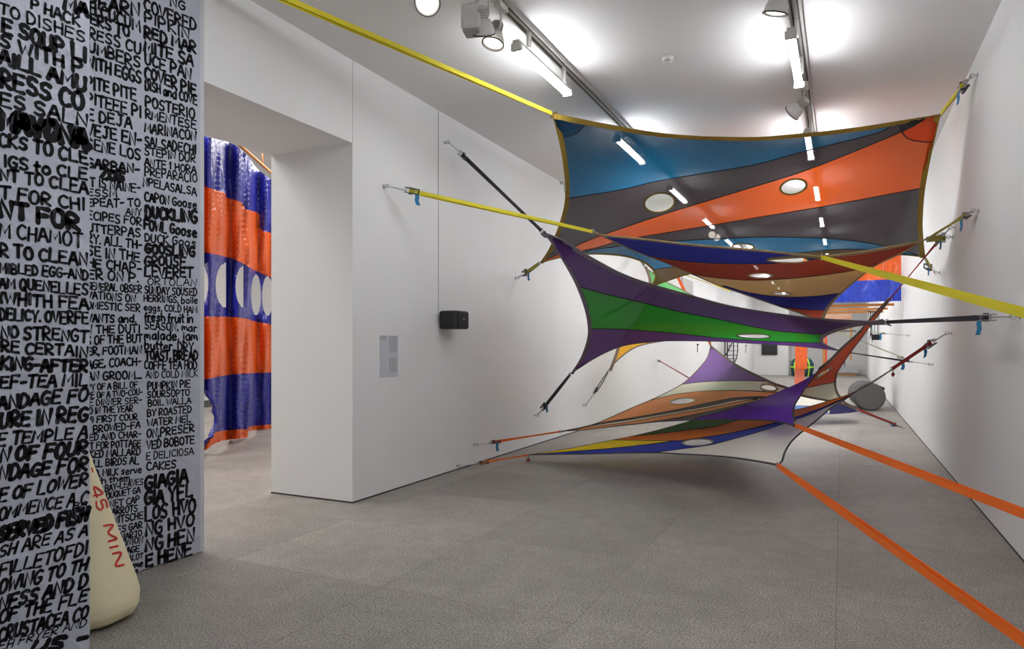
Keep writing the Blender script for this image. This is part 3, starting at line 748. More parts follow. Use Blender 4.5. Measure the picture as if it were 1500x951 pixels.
# ------------------------------------------------------------------ straps
S_ = strap
S_(at(808, 166, 7.0), LW(120, -122), 'strap_yellow', 'yellow strap running high over the doorway from the big sail, upper left corner', w=.04, gap=.03)
S_(at(1378, 167, 7.0), RW(1432, 110), 'strap_yellow', 'short yellow strap at the big sail\'s top right corner, highest on the right wall', w=.04, tail='tag_blue')
S_(at(1355, 378, 8.5), RW(1376.7, 399), 'strap_olive', 'short olive strap at the big sail\'s lower right corner, pointing down right', w=.04, tail='tag_blue', rdist=.2)
S_(at(790, 386, 9.3), LW(755, 407), 'strap_olive', 'short olive yellow strap from the big sail\'s lower corner to the left wall', w=.045, tail='tag_blue', rdist=.2)
S_(at(918, 446, 11.8), LW(885, 462), 'strap_olive', 'olive strap of the big sail hidden behind the purple sail', w=.04)
S_(at(868, 339.5, 7.5), LW(562, 273.5), 'strap_yellow', 'long yellow strap crossing the left wall to the blue and brick red sail', w=.035, gap=.03, tail='tag_blue', rdist=.24)
S_(at(1203, 377, 6.2), RW(1620, 486), 'strap_yellow', 'broad bright yellow strap running toward the viewer on the right', w=.036, gap=.03, second=.022)
S_(at(1358, 350.5, 7.4), RW(1434, 308), 'strap_olive', 'olive strap with blue tag from the blue and red sail to the right wall', w=.022, gap=.03, tail='tag_blue', second=.03)
S_(at(1358, 351, 7.45), RW(1396, 347), 'strap_olive', 'short crumpled olive strap with teal tail at the right wall', w=.06, gap=.02, tail='tag_blue', rdist=.12)
S_(at(1205, 477, 11.0), RW(1331, 526), 'strap_pale', 'thin pale strap with yellow ratchet far back on the right wall', w=.022, gap=.01)
S_(at(793, 338, 7.6), LW(652, 209), 'strap_black', 'black strap slanting from high on the left wall to the purple sail tip', w=.035, gap=.03, rdist=.26)
S_(at(835, 549, 9.9), LW(783, 608), 'strap_black', 'black strap on the left wall below the purple sail\'s lower corner', w=.04, gap=.02, tail='tag_blue', rdist=.2)
S_(at(1299, 472, 6.3), RW(1494.7, 463.5), 'strap_black', 'black horizontal strap with large ratchet and blue tag on the right wall', w=.032, gap=.03, tail='tag_blue', rdist=.24)
S_(at(1243, 516.5, 9.5), RW(1367, 534), 'strap_black', 'thin dark strap with steel ratchet, below the horizontal black one on the right wall', w=.014, gap=.03, tail='tag_blue', rdist=.3)
S_(at(944, 390, 14), LW(926, 364), 'strap_grey', 'grey strap seen through the oval gap, holding the green sail', w=.07, ratchet=False)
S_(at(891, 544, 12), LW(855, 593), 'strap_grey', 'slim grey strap with steel ratchet beneath the golden yellow sail corner', w=.02, gap=.05, rdist=.35)
S_(at(1255, 485, 12.5), RW(1333, 491.5), 'strap_pale', 'thin pale strap with blue tail at eye height far down the right wall', w=.014, gap=.01, tail='tag_blue', rdist=.5)
S_(at(821, 632.3, 9.8), LW(694, 651), 'strap_orange', 'orange strap low on the left wall, upper of the two near the floor line', w=.022, gap=.04, tail='tag_blue', rdist=.28)
S_(at(1164, 623, 6.2), RW(1640, 801), 'strap_orange', 'broad orange strap from the violet sail corner to the right wall', w=.04, gap=.025, second=.016)
S_(at(1041, 505, 13), LW(960, 345), 'strap_orange', 'orange strap rising behind the sails from the mauve sail tip', w=.08, gap=.03)
S_(at(1303, 439, 8.1), RW(1399, 333), 'strap_red', 'thin dark red double strap rising steeply beside the right wall', w=.012, gap=.04)
S_(at(1255, 599, 12.5), RW(1331, 628), 'strap_red', 'red strap with orange ratchet at the foot of the right wall', w=.035, gap=.02, tail='tag_blue', rdist=.3)
S_(at(774, 666.8, 9.0), LW(670, 682), 'strap_orange', 'thin orange red strap with ratchet at the foot of the left wall, lower of two', w=.018, gap=.04, rdist=.3)
fl = onz(1540, 982, .03)
S_(at(1139, 682, 5.6), fl, 'strap_orange', 'broad orange strap from the white sail corner down to the floor at lower right', w=.045, gap=.03, nrm=(0, 0, 1), second=.02, rdist=.05)
S_(at(1307, 540.5, 8.6), RW(1394, 488), 'strap_red', 'brick red strap with dark ratchet rising to the right wall from the lowest sail', w=.04, gap=.02, tail='tag_blue', rdist=.24)
S_(at(1075, 592, 11), LW(962, 528), 'strap_red', 'thin orange red strap on the far left wall passing behind the mauve sail tip', w=.025, gap=.01)
S_(at(1259, 603, 13.6), onz(1326, 627, .05), 'strap_black', 'thin black cord by the floor beside the red strap', w=.012, gap=.0, layers=1, ratchet=False)
S_(at(1072, 427, 13), LW(990, 399), 'strap_yellow', 'faint thin yellow strap high on the far left wall', w=.02, gap=.0, layers=1, ratchet=False)
# red tags hanging at two lower corners
def hang_tag(p, label, s=.045):
    p = Vector(p); t = empty('hanging_tag', p, label, 'tag')
    MB().tube([p, p + Vector((0, 0, -.03))], .003, 5).build('cord', 'black', t)
    q = p + Vector((0, 0, -.03 - s)); a = RGT * s * .7; k = FWD * .004
    MB().add([q + a + k, q + Vector((0, 0, s)) + k, q - a + k, q - Vector((0, 0, s)) + k, q + a - k, q + Vector((0, 0, s)) - k, q - a - k, q - Vector((0, 0, s)) - k],
             [(0, 1, 2, 3), (7, 6, 5, 4), (0, 4, 5, 1), (1, 5, 6, 2), (2, 6, 7, 3), (3, 7, 4, 0)]).build('cloth_tag', 'tag_red', t)
hang_tag(at(774, 667.5, 8.95), 'small dark red diamond tag hanging at the lowest sail\'s left tip')
hang_tag(at(1308, 541, 8.55), 'small dark red tag hanging where the brick red strap meets its sail', .035)
# spare hook near the ceiling
p = LW(821, 268)
h = empty('spare_hook', p, 'unused steel eye bolt high on the left wall beside the big sail\'s edge', 'hook')
MB().lathe(p, (1, 0, 0), [(0, .03), (.008, .03), (.009, .01), (.04, .01)], 12).ring(p + Vector((.065, 0, 0)), (0, 1, 0), .028, .007).build('eye_bolt', 'steel', h, True)
MB().tube([p + Vector((.07, 0, -.02)), p + Vector((.06, .02, -.12)), p + Vector((.08, .05, -.2))], .008, 6).build('cord', 'steel', h, True)

# ------------------------------------------------------------------ brush lettering
G = {
 'A': [[(0, 0), (.45, 1), (.55, 1), (1, 0)], [(.2, .38), (.85, .38)]],
 'B': [[(.08, 0), (.08, 1), (.6, .98), (.85, .8), (.7, .58), (.1, .5), (.75, .48), (.95, .25), (.7, .03), (.08, 0)]],
 'C': [[(.95, .85), (.6, 1), (.25, .85), (.08, .5), (.25, .12), (.6, 0), (.95, .12)]],
 'D': [[(.1, 0), (.1, 1), (.6, .93), (.92, .6), (.88, .3), (.55, .05), (.1, 0)]],
 'E': [[(.92, .97), (.1, 1), (.08, .02), (.95, 0)], [(.1, .52), (.8, .53)]],
 'F': [[(.95, .97), (.12, 1), (.1, 0)], [(.1, .52), (.8, .53)]],
 'G': [[(.92, .88), (.55, 1), (.2, .83), (.06, .45), (.25, .08), (.65, 0), (.92, .2), (.92, .45), (.55, .45)]],
 'H': [[(.1, 1), (.1, 0)], [(.9, 1), (.9, 0)], [(.1, .5), (.9, .52)]],
 'I': [[(.5, 1), (.5, 0)]],
 'J': [[(.3, 1), (.9, 1)], [(.65, 1), (.62, .2), (.4, 0), (.1, .15)]],
 'K': [[(.1, 1), (.1, 0)], [(.9, 1), (.12, .48), (.95, 0)]],
 'L': [[(.12, 1), (.1, .02), (.95, 0)]],
 'M': [[(.03, 0), (.12, 1), (.5, .3), (.88, 1), (.97, 0)]],
 'N': [[(.08, 0), (.1, 1), (.88, .02), (.92, 1)]],
 'O': [[(.5, 1), (.2, .87), (.05, .5), (.2, .12), (.5, 0), (.82, .13), (.96, .5), (.8, .88), (.5, 1)]],
 'P': [[(.1, 0), (.1, 1), (.65, .97), (.9, .75), (.65, .5), (.12, .46)]],
 'Q': [[(.5, 1), (.2, .87), (.05, .5), (.2, .12), (.5, 0), (.82, .13), (.96, .5), (.8, .88), (.5, 1)], [(.6, .3), (1, -.1)]],
 'R': [[(.1, 0), (.1, 1), (.65, .97), (.88, .77), (.65, .53), (.14, .48), (.95, 0)]],
 'S': [[(.9, .88), (.55, 1), (.15, .85), (.2, .6), (.75, .42), (.88, .18), (.5, 0), (.08, .12)]],
 'T': [[(0, .97), (1, 1)], [(.5, 1), (.5, 0)]],
 'U': [[(.1, 1), (.12, .25), (.4, 0), (.7, .05), (.9, .3), (.9, 1)]],
 'V': [[(.03, 1), (.5, 0), (.97, 1)]],
 'W': [[(0, 1), (.25, 0), (.5, .75), (.75, 0), (1, 1)]],
 'X': [[(.05, 1), (.95, 0)], [(.95, 1), (.05, 0)]],
 'Y': [[(.03, 1), (.5, .5), (.97, 1)], [(.5, .5), (.45, 0)]],
 'Z': [[(.05, 1), (.92, 1), (.05, 0), (.97, 0)]],
 'a': [[(.85, .6), (.4, .62), (.1, .3), (.35, 0), (.7, .12), (.85, .6), (.9, 0)]],
 'b': [[(.1, 1), (.1, 0), (.6, 0), (.9, .3), (.6, .6), (.12, .45)]],
 'c': [[(.9, .55), (.4, .62), (.1, .3), (.4, 0), (.9, .08)]],
 'd': [[(.85, .5), (.4, .6), (.1, .3), (.4, 0), (.85, .1), (.88, 1)], [(.88, .1), (.95, 0)]],
 'e': [[(.12, .33), (.88, .38), (.6, .63), (.2, .5), (.1, .25), (.4, 0), (.88, .1)]],
 'f': [[(.9, .95), (.5, .95), (.4, .7), (.38, 0)], [(.1, .55), (.8, .58)]],
 'g': [[(.85, .55), (.4, .62), (.1, .35), (.4, .05), (.8, .2), (.85, .6), (.8, -.2), (.2, -.25)]],
 'h': [[(.1, 1), (.1, 0)], [(.1, .4), (.5, .62), (.85, .45), (.88, 0)]],
 'i': [[(.5, .6), (.5, 0)], [(.48, .85), (.54, .92)]],
 'j': [[(.6, .6), (.55, -.15), (.1, -.2)], [(.58, .85), (.64, .92)]],
 'k': [[(.1, 1), (.1, 0)], [(.8, .6), (.15, .3), (.9, 0)]],
 'l': [[(.5, 1), (.5, 0)]],
 'm': [[(.03, 0), (.05, .6), (.3, .55), (.48, .1), (.52, .55), (.8, .55), (.95, 0)]],
 'n': [[(.1, 0), (.1, .6)], [(.1, .4), (.55, .62), (.88, .4), (.9, 0)]],
 'o': [[(.5, .62), (.15, .45), (.15, .12), (.5, 0), (.88, .15), (.85, .5), (.5, .62)]],
 'p': [[(.1, .6), (.1, -.3)], [(.1, .5), (.6, .6), (.9, .3), (.55, 0), (.12, .1)]],
 'r': [[(.15, .6), (.15, 0)], [(.15, .35), (.45, .6), (.9, .55)]],
 's': [[(.85, .55), (.4, .62), (.2, .42), (.75, .25), (.7, .02), (.12, .05)]],
 't': [[(.45, .95), (.42, .1), (.8, .02)], [(.05, .6), (.9, .62)]],
 'u': [[(.1, .6), (.15, .1), (.55, 0), (.85, .2), (.88, .6), (.9, 0)]],
 'v': [[(.05, .6), (.5, 0), (.95, .6)]],
 'w': [[(0, .6), (.25, 0), (.5, .5), (.75, 0), (1, .6)]],
 'y': [[(.05, .6), (.5, .1)], [(.95, .6), (.3, -.3)]],
 '1': [[(.2, .7), (.55, 1), (.5, 0)]], '4': [[(.75, 0), (.75, 1), (.05, .35), (.98, .35)]],
 '5': [[(.9, 1), (.25, 1), (.2, .55), (.65, .6), (.92, .3), (.6, 0), (.1, .1)]],
 '9': [[(.85, .6), (.4, .5), (.12, .75), (.45, 1), (.85, .8), (.8, .3), (.6, 0)]],
 '-': [[(.1, .45), (.95, .5)]], '_': [[(0, .1), (1, .12)]], '.': [[(.4, .02), (.55, .08)]], ',': [[(.5, .12), (.35, -.15)]], "'": [[(.5, 1), (.45, .75)]],
 '(': [[(.7, 1), (.35, .5), (.6, 0)]],
}
NARROW = {'I': .45, 'l': .4, 'i': .4, '.': .35, ',': .35, "'": .35, '1': .5, '-': .7, 'j': .5, ' ': .45, '(': .5, 't': .7, 'f': .7, 'r': .75, 'M': 1.2, 'W': 1.25, 'm': 1.2}
XN = -3.3
SHEAR = 0
def text_strokes(text):
    """2-D strokes (u 0..1 along the line, v 0..1 up)"""
    tot = sum(NARROW.get(c, 1) for c in text); u = 0; out = []
    for c in text:
        w = NARROW.get(c, 1) / tot
        if c in G:
            jx, jy, sc, sh = random.uniform(-.03, .03), random.uniform(-.06, .06), random.uniform(.9, 1.08), random.uniform(-.06, .1) + SHEAR
            for st in G[c]:
                P = [Vector(q) for q in st]
                if len(P) > 2 and c not in 'AEFHKLMNTVWXYZ4(': P = spline([(q.x, q.y) for q in P], .16)
                out.append([(u + w * (.1 + .8 * (q.x * 1.06 - .03 + jx + sh * (q.y - .5) + random.uniform(-.015, .015))), (q.y - .5) * sc + .5 + jy + random.uniform(-.012, .012)) for q in P])
        u += w
    return out
def brush(strokes2, width, place):
    """strokes in plane metres -> flat brushed ribbons with round-ish ends, 'place' lifts them onto the surface"""
    mb = MB()
    for P in strokes2:
        P = [Vector(p) for p in P]
        if len(P) < 2: continue
        d0 = (P[0] - P[1]).normalized(); d1_ = (P[-1] - P[-2]).normalized(); w = width / 2
        P = [P[0] + d0 * w * .75] + P + [P[-1] + d1_ * w * .75]
        vv = []
        for i, p in enumerate(P):
            a = P[max(i - 1, 0)]; b_ = P[min(i + 1, len(P) - 1)]; d = (b_ - a)
            if d.length < 1e-6: d = Vector((1, 0))
            d.normalize(); n = Vector((-d.y, d.x))
            ww = w * random.uniform(.82, 1.15) * (.45 if i in (0, len(P) - 1) else 1)
            vv += [place(p + n * ww), place(p - n * ww)]
        mb.add(vv, [(2 * i, 2 * i + 1, 2 * i + 3, 2 * i + 2) for i in range(len(P) - 1)])
    return mb
def wall_text(root, X, rows):
    for row in rows:
        global SHEAR
        text, xl, yl, xr, yr, hh = row[:6]; SHEAR = max(0, min(1, (yl - 440) / 300)) * .38 if X == XN else 0
        wt = (row[6] if len(row) > 6 else .17) * (1.5 if X == XN else 1.4)
        st = []
        for s in text_strokes(text):
            q = []
            for u, v in s:
                px = xl + (xr - xl) * u; py = yl + (yr - yl) * u + (.5 - v) * hh * .97
                p = onx(px, py, X); q.append((p.y, p.z))
            st.append(q)
        d = onx(.5 * (xl + xr), .5 * (yl + yr), X); t = (d - Vector((0, 0, CAMZ))).dot(FWD)
        o = brush(st, hh * t / F * wt, lambda p: Vector((X + .0012, p.x, p.y))).build('lettering_line', 'ink', root)

# panel on the left wall
y_end = LW(290.5, 508).y; y_edge = LW(296.5, 508).y
tp = empty('lettered_wall_hanging', (XL, 2.6, 0), 'two-column grey paper hanging covered in black brushed recipe words, beside the doorway', 'wall hanging')
zb = LW(296, 812).z
MB().box((XL + .001, .4, max(zb, .012)), (XL + .02, y_end, H - .005)).build('paper_sheet', 'grey_paper', tp)
MB().box((XL + .001, y_end, max(zb, .012)), (XL + .018, y_edge, H - .005)).build('white_margin', 'label_vinyl', tp)
col3 = [("NG", 248, 1, 272, 9, 13), ("COVERED", 210, 6, 288, 39, 17), ("PIPKIN", 210, 24, 279, 51, 16), ("RED MAR", 210, 46, 288, 71, 17, .2), ("MITE SA", 210, 66, 284, 90, 17, .2),
 ("UCE PAN", 211, 85, 281, 109, 17), ("COVER PIE", 211, 106, 288, 132, 17, .19), ("DISH and COVE", 212, 124, 289, 148, 14), ("POSTERIO", 212, 148, 286, 167, 15), ("RMENTESE", 212, 166, 288, 184, 13),
 ("MARINACON", 211, 186, 288, 200, 14), ("SALSADECHI", 211, 206, 288, 220, 14), ("STEPIN DUR", 211, 221, 287, 233, 11.5), ("ANTE 1 HORA", 211, 237, 288, 249, 11.5), ("PREPARACIO", 211, 251, 289, 262, 13, .14),
 ("NPELASALSA", 209, 266, 288, 281, 12), ("CAPON Goose", 211, 288, 289, 300, 13), ("DUCKLING", 212, 311, 289, 318, 17, .24), ("FOWL Goose", 210, 329, 289, 341, 15, .2), ("DUCK Goos", 211, 348, 288, 356, 12), ("GOOSLING", 212, 364, 286, 369, 14, .26),
 ("GROUSE", 211, 382, 273, 384, 15, .2), ("LEVERET", 211, 398, 283, 400, 15, .2), ("ORTOLAN", 215, 412.6, 289, 414, 10.5, .13), ("SUNDAY SOUSED", 211, 425, 289, 428, 11), ("HERRINGS, boile", 210, 437, 290, 440, 10),
 ("eggs, COLD HAM", 210, 450, 289, 454, 10), ("fresh fruit in", 211, 464, 283, 467, 13), ("SEASON, mar", 211, 477, 289, 480, 11), ("malade, jam", 211, 491, 290, 493, 13), ("butter, DRY", 211, 505, 284, 509, 13), ("TOAST, BREAD", 212, 520, 290, 521, 13, .2),
 ("COFFE TEA HOD", 211, 535, 289, 535, 12), ("AND COLD MILK", 213, 549, 290, 547, 10, .14), ("PUMPKIN PIE", 215.6, 565.5, 279, 562.6, 11), ("SOURSOPTO", 215, 578, 278, 575, 10), ("BOIL WALLA", 216, 591, 280, 586.5, 9.5),
 ("BY ROASTED", 215, 606, 281, 598.6, 10.5), ("WATER MEL", 215, 620, 280, 612.6, 10.5), ("ON,PRESER", 214, 635.6, 285, 627, 12), ("VED BOBOTE", 214, 652.5, 285, 644, 12), ("E DELICIOSA", 213.5, 668.7, 284, 661, 11, .13), ("CAKES", 213.5, 684, 259, 680, 12),
 ("GIAGIA", 211, 708, 276, 697.5, 20, .2), ("GIA YEL", 211, 731, 283, 718, 20, .2), ("LOS HVO", 211, 754, 287, 740, 20, .18), ("NG HVO", 212, 777, 285, 760, 18, .18), ("NG HEN", 212, 800, 286, 782, 20, .18), ("E HENE", 212, 823.7, 282, 804, 19, .2)]
col2 = [("PEARN", 127, 2, 206, 15, 18, .2), ("H CUCUM", 130, 10, 206, 38, 17), ("ERS TO", 131, 26, 190, 48, 16, .2), ("RESS CU", 129, 48, 207, 72, 16), ("UMBERS", 128, 68, 207, 93, 17), ("WITH EGGS", 126, 89, 208, 115, 18), ("PITE PITE", 126, 119, 200, 140, 17),
 ("PITEEE PI", 126, 143, 208, 164, 17), ("E DEJA", 126, 167, 194, 181, 16), ("VEJE EN-", 126, 189, 208, 206, 18), ("SENE LOS", 126, 209, 207, 228, 16), ("GARBAN-", 126, 238, 205, 249, 14, .2), ("ZOS", 146, 254, 183, 259, 14, .36),
 ("IT IS NAINE-", 127, 266, 206, 276, 13), ("ESSM", 127, 281, 172, 284, 11), ("EPEAT- TO", 126, 297, 206, 297, 12), ("ANY", 184, 309, 208, 311, 10), ("ECIPES FOR", 127, 315, 208, 325, 12), ("UTTERPAS", 127, 333, 207, 342, 13), ("RY. ALL TH-", 127, 349, 208, 359, 13),
 ("SE IN THE", 127, 367, 206, 377, 14), ("HE CHAP-", 127, 384.5, 208, 394, 14), ("ER ON P.", 127, 401, 204, 407, 14), ("GENERAL OBSER", 127, 418.6, 208, 424, 11), ("VATIONS ON", 127, 432, 199, 438, 11), ("OMESTIC SER", 127, 447, 206, 451, 11), ("VANTS and.", 127, 466, 200, 467, 11.5, .2),
 ("N THE DUTI", 126, 483, 206, 482, 12), ("S OF THE BUT", 126, 499, 209, 495, 12), ("ER, FOOTMAN", 127, 515, 208, 512, 12), ("AGE, COACH-", 127, 534, 207, 529, 12), ("AN GROOM_", 127, 551, 208, 549, 12), ("PY OF A BILL OF", 127, 568, 202, 564, 9.5), ("RE OF A TWO-COU-", 127, 580, 209, 574, 9),
 ("E DINNER SER-", 130, 590.5, 208, 586, 9), ("D IN THE YEAR", 130, 602, 195, 598.6, 9.5), ("9 FIRST COUR", 131, 615, 202, 611, 9.5), ("BROWED-FA", 136, 629, 206, 622, 10.5), ("ED AND CHAR-", 130, 641.6, 207, 635.6, 9.5), ("T FOR POTTAGE", 131, 653.7, 207, 649, 10), ("KED MALLARD", 131, 666, 206, 661, 10.5),
 ("ALL BIRDS AL", 129, 680, 204, 674, 10.5), ("D, MILK serve", 138, 693.6, 208, 688, 10), ("th them.", 142, 705, 194, 699, 9.5), ("S BAY-LEAVES", 145, 718, 210, 705, 9), ("BOUQUET GA", 149, 728, 206, 717, 9), ("RNET CAP", 153, 740, 205, 731, 9.5), ("CARROTS", 157, 751, 202, 744, 9.5),
 ("RNITSCHE", 159, 763.5, 210, 754.5, 10), ("VES GAR", 164, 777.5, 209, 768.6, 10), ("S MARJO", 167, 788, 208, 781, 9), ("T ONION", 169, 798, 210, 790, 9), ("SAGE", 178, 808, 205, 803.5, 9.5), ("CHALOT", 176, 821, 210, 813.6, 8.5), ("thyme", 180, 832, 210, 824, 10), ("yme", 184, 839, 203, 835, 9)]
wall_text(tp, XL + .02, col3); wall_text(tp, XL + .02, col2)
# near panel
yn = onx(131.3, 508, XN).y
np_ = empty('lettered_partition', (XN, 1.2, 0), 'tall grey partition with thick black brush lettering, nearest, at the picture\'s left edge', 'partition')
MB().box((XN - .1, -.6, 0), (XN - .004, yn - .004, H - .01)).build('partition_board', 'label_vinyl', np_)
MB().box((XN - .004, -.6, 0.003), (XN, yn, H - .02)).build('paper_sheet', 'grey_paper', np_)
near = [("P HACK", 44, 4, 118, 33, 16), ("MA", 92, 4, 130, 16, 18, .3), ("TO DISHES", -2, 10, 126, 56, 17, .14), ("E SOUP LI", 2, 35, 128, 82, 21, .22), ("S WITH P", -1, 58, 122, 101, 19, .2), ("AILL AMU", -2, 82, 127, 125, 21, .22), ("RESS CO", -1, 114, 124, 150, 24, .2),
 ("ES SALN", -2, 144, 130, 178, 20, .17), ("MAYONA", -3, 172, 128, 204, 27, .34), ("CKS TO CLE", -4, 203, 130, 232, 19, .18), ("IGS to CLE", 4, 236, 129, 256, 17, .19), ("NT TO CLEA", -1, 255, 130, 275, 18), ("T FOR CHI", -1, 281, 126, 300, 18, .17), ("NT FOR", -2, 305, 118, 327, 24, .24), ("M CHAMOT", -3, 336, 122, 352, 20, .13), ("R TO CLEAN", -2, 366, 129, 380, 19),
 ("MIBLED EGG-AND", -2, 392, 130, 403, 15), ("AM QUENELLES", -2, 414, 130, 425, 16), ("(WHITH FEA", -2, 436, 130, 445, 18), ("DELICY. OVERFE", -2, 460, 130, 467, 17), ("NO STRENGT", 0, 486, 130, 493, 18), ("RE CERTAIN", 0, 507, 130, 516, 17), ("KING-AFTER", 0, 532, 130, 537, 18, .22), ("EF-TEA MIL", -1, 560, 130, 556, 18),
 ("ANDAGE FO", -4, 590, 130, 578, 19, .19), ("URE IN REG", -2, 617, 130, 606, 21, .2), ("E TEMPLE A", -4, 644, 130, 633, 18), ("N OF FOUR", -1, 668, 130, 655, 20, .22), ("NDAGE FOR", -2, 694, 130, 679, 20, .19), ("E OF LOWER", -2, 726, 130, 701, 19), ("OMMENCE A C", -2, 753, 130, 728, 18, .15), ("BA", 106, 742, 129, 738, 8),
 ("SERVED FISH", -3, 783, 130, 753, 20, .26), ("SH ARE AS A", -2, 808, 130, 776, 17, .15), ("FILLETOFDI", -2, 836, 130, 801, 19, .15), ("OWING TO TH", -2, 860, 130, 826, 19), ("NESS AND D", -2, 885, 130, 850, 19, .2), ("OF THE FLE", -2, 905, 130, 872, 18), ("CRUSTACEA CO", -3, 931, 130, 896, 19), ("EH FRYER AND", -3, 948, 128, 911, 11, .14), ("US -", 44, 949, 130, 934, 17, .3)]
wall_text(np_, XN, near)

# stuffed cone
cc = Vector((-3.74, 2.355, 0))
cone = empty('stuffed_cone', cc, 'cream stuffed fabric cone lettered in red, standing between the two lettered panels', 'cone')
prof = [(0.0, .15), (.006, .2), (.03, .245), (.07, .264), (.12, .266), (.2, .247), (.35, .199), (.5, .151), (.65, .103), (.8, .055), (.9, .025), (.95, .012), (.96, .002)]
cm = MB(); vv = []; ff = []; nn = 48
pp = []
for i in range(len(prof) - 1):
    for k in range(3):
        f = k / 3; pp.append((prof[i][0] * (1 - f) + prof[i + 1][0] * f, prof[i][1] * (1 - f) + prof[i + 1][1] * f))
pp.append(prof[-1])
for z, r_ in pp:
    for k in range(nn):
        a = 2 * math.pi * k / nn
        puck = .006 * math.sin(9 * a + 3) * max(0, 1 - z / .18) + .003 * math.sin(17 * a) * max(0, 1 - z / .12)
        rr = r_ + puck * (r_ / .26); vv.append(cc + Vector((math.cos(a) * rr, math.sin(a) * rr, z)))
for i in range(len(pp) - 1):
    for k in range(nn): ff.append((i * nn + k, i * nn + (k + 1) % nn, (i + 1) * nn + (k + 1) % nn, (i + 1) * nn + k))
ff.append(tuple(range(nn))[::-1])
cm.add(vv, ff); cm.build('cone_body', 'cream_cloth', cone, True)
bv = BVHTree.FromPolygons(cm.v, cm.f)
seam_pts = []
def on_cone(p2, lift=.003):
    h_ = bv.ray_cast(Vector((0, 0, CAMZ)), ray(p2.x, p2.y).normalized())
    return (h_[0] + h_[1] * (lift if h_[1].dot(ray(p2.x, p2.y)) < 0 else -lift)) if h_[0] else None
def cone_text(text, a, b_, hgt, w):
    global SHEAR
    SHEAR = 0
    a = Vector(a); b_ = Vector(b_); d = (b_ - a); n = Vector((d.y, -d.x)).normalized()
    n = Vector((abs(n.x), -abs(n.y)))
    mb = MB()
    for s in text_strokes(text):
        dense = spline([tuple(a + d * u + n * (v * hgt)) for u, v in s], 1.5)
        vs_ = []
        for i, p in enumerate(dense):
            q0 = dense[max(i - 1, 0)]; q1 = dense[min(i + 1, len(dense) - 1)]; t_ = (q1 - q0).normalized() if (q1 - q0).length > 1e-6 else Vector((1, 0)); m_ = Vector((-t_.y, t_.x)) * w / 2
            x0, x1 = on_cone(p + m_), on_cone(p - m_)
            if x0 is None or x1 is None: continue
            vs_ += [x0, x1]
        if len(vs_) > 3: mb.add(vs_, [(2 * i, 2 * i + 1, 2 * i + 3, 2 * i + 2) for i in range(len(vs_) // 2 - 1)])
    mb.build('lettering', 'red_paint', cone)
cone_text('45', (132.5, 712), (144, 752), 13.5, 2.7)
cone_text('MIN', (149.5, 768), (169, 834), 14, 3.1)
cone_text('-', (131, 684), (134, 694), 5, 2)

# ------------------------------------------------------------------ loudspeaker and label on the left wall
sp = LW(646, 468)
y0, z0 = 6.86, 1.81
spk = empty('wall_loudspeaker', (XL, y0, z0), 'small black loudspeaker mounted on the left wall with a thin cable above', 'loudspeaker')
sb = MB(); ys = [(-.10, .0), (-.13, .05), (-.13, .2), (-.11, .245), (.15, .245), (.16, .2), (.16, .05), (.13, .0)]
n = len(ys); vs_ = []
for zz, s in ((-.105, .93), (-.09, 1), (.09, 1), (.105, .93)):
    for a, b_ in ys: vs_.append((XL + .02 + b_ * s + .01 * (1 - s) * 10, y0 + a * s, z0 + zz))
fs_ = [tuple(range(n))[::-1], tuple(3 * n + k for k in range(n))]
for i in range(3):
    for k in range(n): fs_.append((i * n + k, i * n + (k + 1) % n, (i + 1) * n + (k + 1) % n, (i + 1) * n + k))
cab = sb.add(vs_, fs_).build('cabinet', 'black', spk, bevel=.008)
MB().box((XL + .266, y0 - .095, z0 - .085), (XL + .27, y0 + .14, z0 + .085)).build('grille', mat('grille', (34, 34, 36), .8, bump=.6, bscale=500), cab, bevel=.002)
MB().box((XL + .27, y0 + .01, z0 + .005), (XL + .272, y0 + .045, z0 + .013)).build('badge', 'lamp_white', cab)
MB().box((XL, y0 - .04, z0 - .04), (XL + .03, y0 + .04, z0 + .04)).build('bracket', 'black', spk)
MB().tube([(XL + .004, y0 - .10, z0 + .08), (XL + .004, y0 - .10, H)], .003, 6).build('cable', 'label_text', spk)
a = LW(556, 491.5); b_ = LW(582.6, 555.5)
lb = empty('wall_label', ((a + b_) / 2), 'pale grey vinyl caption label on the left wall below and left of the loudspeaker', 'label')
ztop, zbot = LW(569, 491.5).z, LW(569, 553).z
MB().box((XL, a.y, zbot), (XL + .003, b_.y, ztop)).build('label_sheet', mat('label_sheet', (196, 199, 206), .6), lb)
def bars(px0, px1, py0, py1, n_, hgt=.55):
    ya, yb_ = LW(px0, 508).y, LW(px1, 508).y; mb = MB(); z1 = LW((px0 + px1) / 2, py0).z; z2 = LW((px0 + px1) / 2, py1).z
    for k in range(n_):
        zt = z1 + (z2 - z1) * k / n_; x = ya
        while x < yb_ - .01:
            wl_ = min(random.uniform(.012, .035), yb_ - x); mb.box((XL + .003, x, zt - abs(z2 - z1) / n_ * hgt), (XL + .0036, x + wl_, zt)); x += wl_ + .006
    mb.build('caption_text', 'label_text', lb)
bars(557, 566, 493, 499.5, 2, .6); bars(569.6, 581.5, 493, 516, 13); bars(569.6, 581.5, 524, 546, 13)

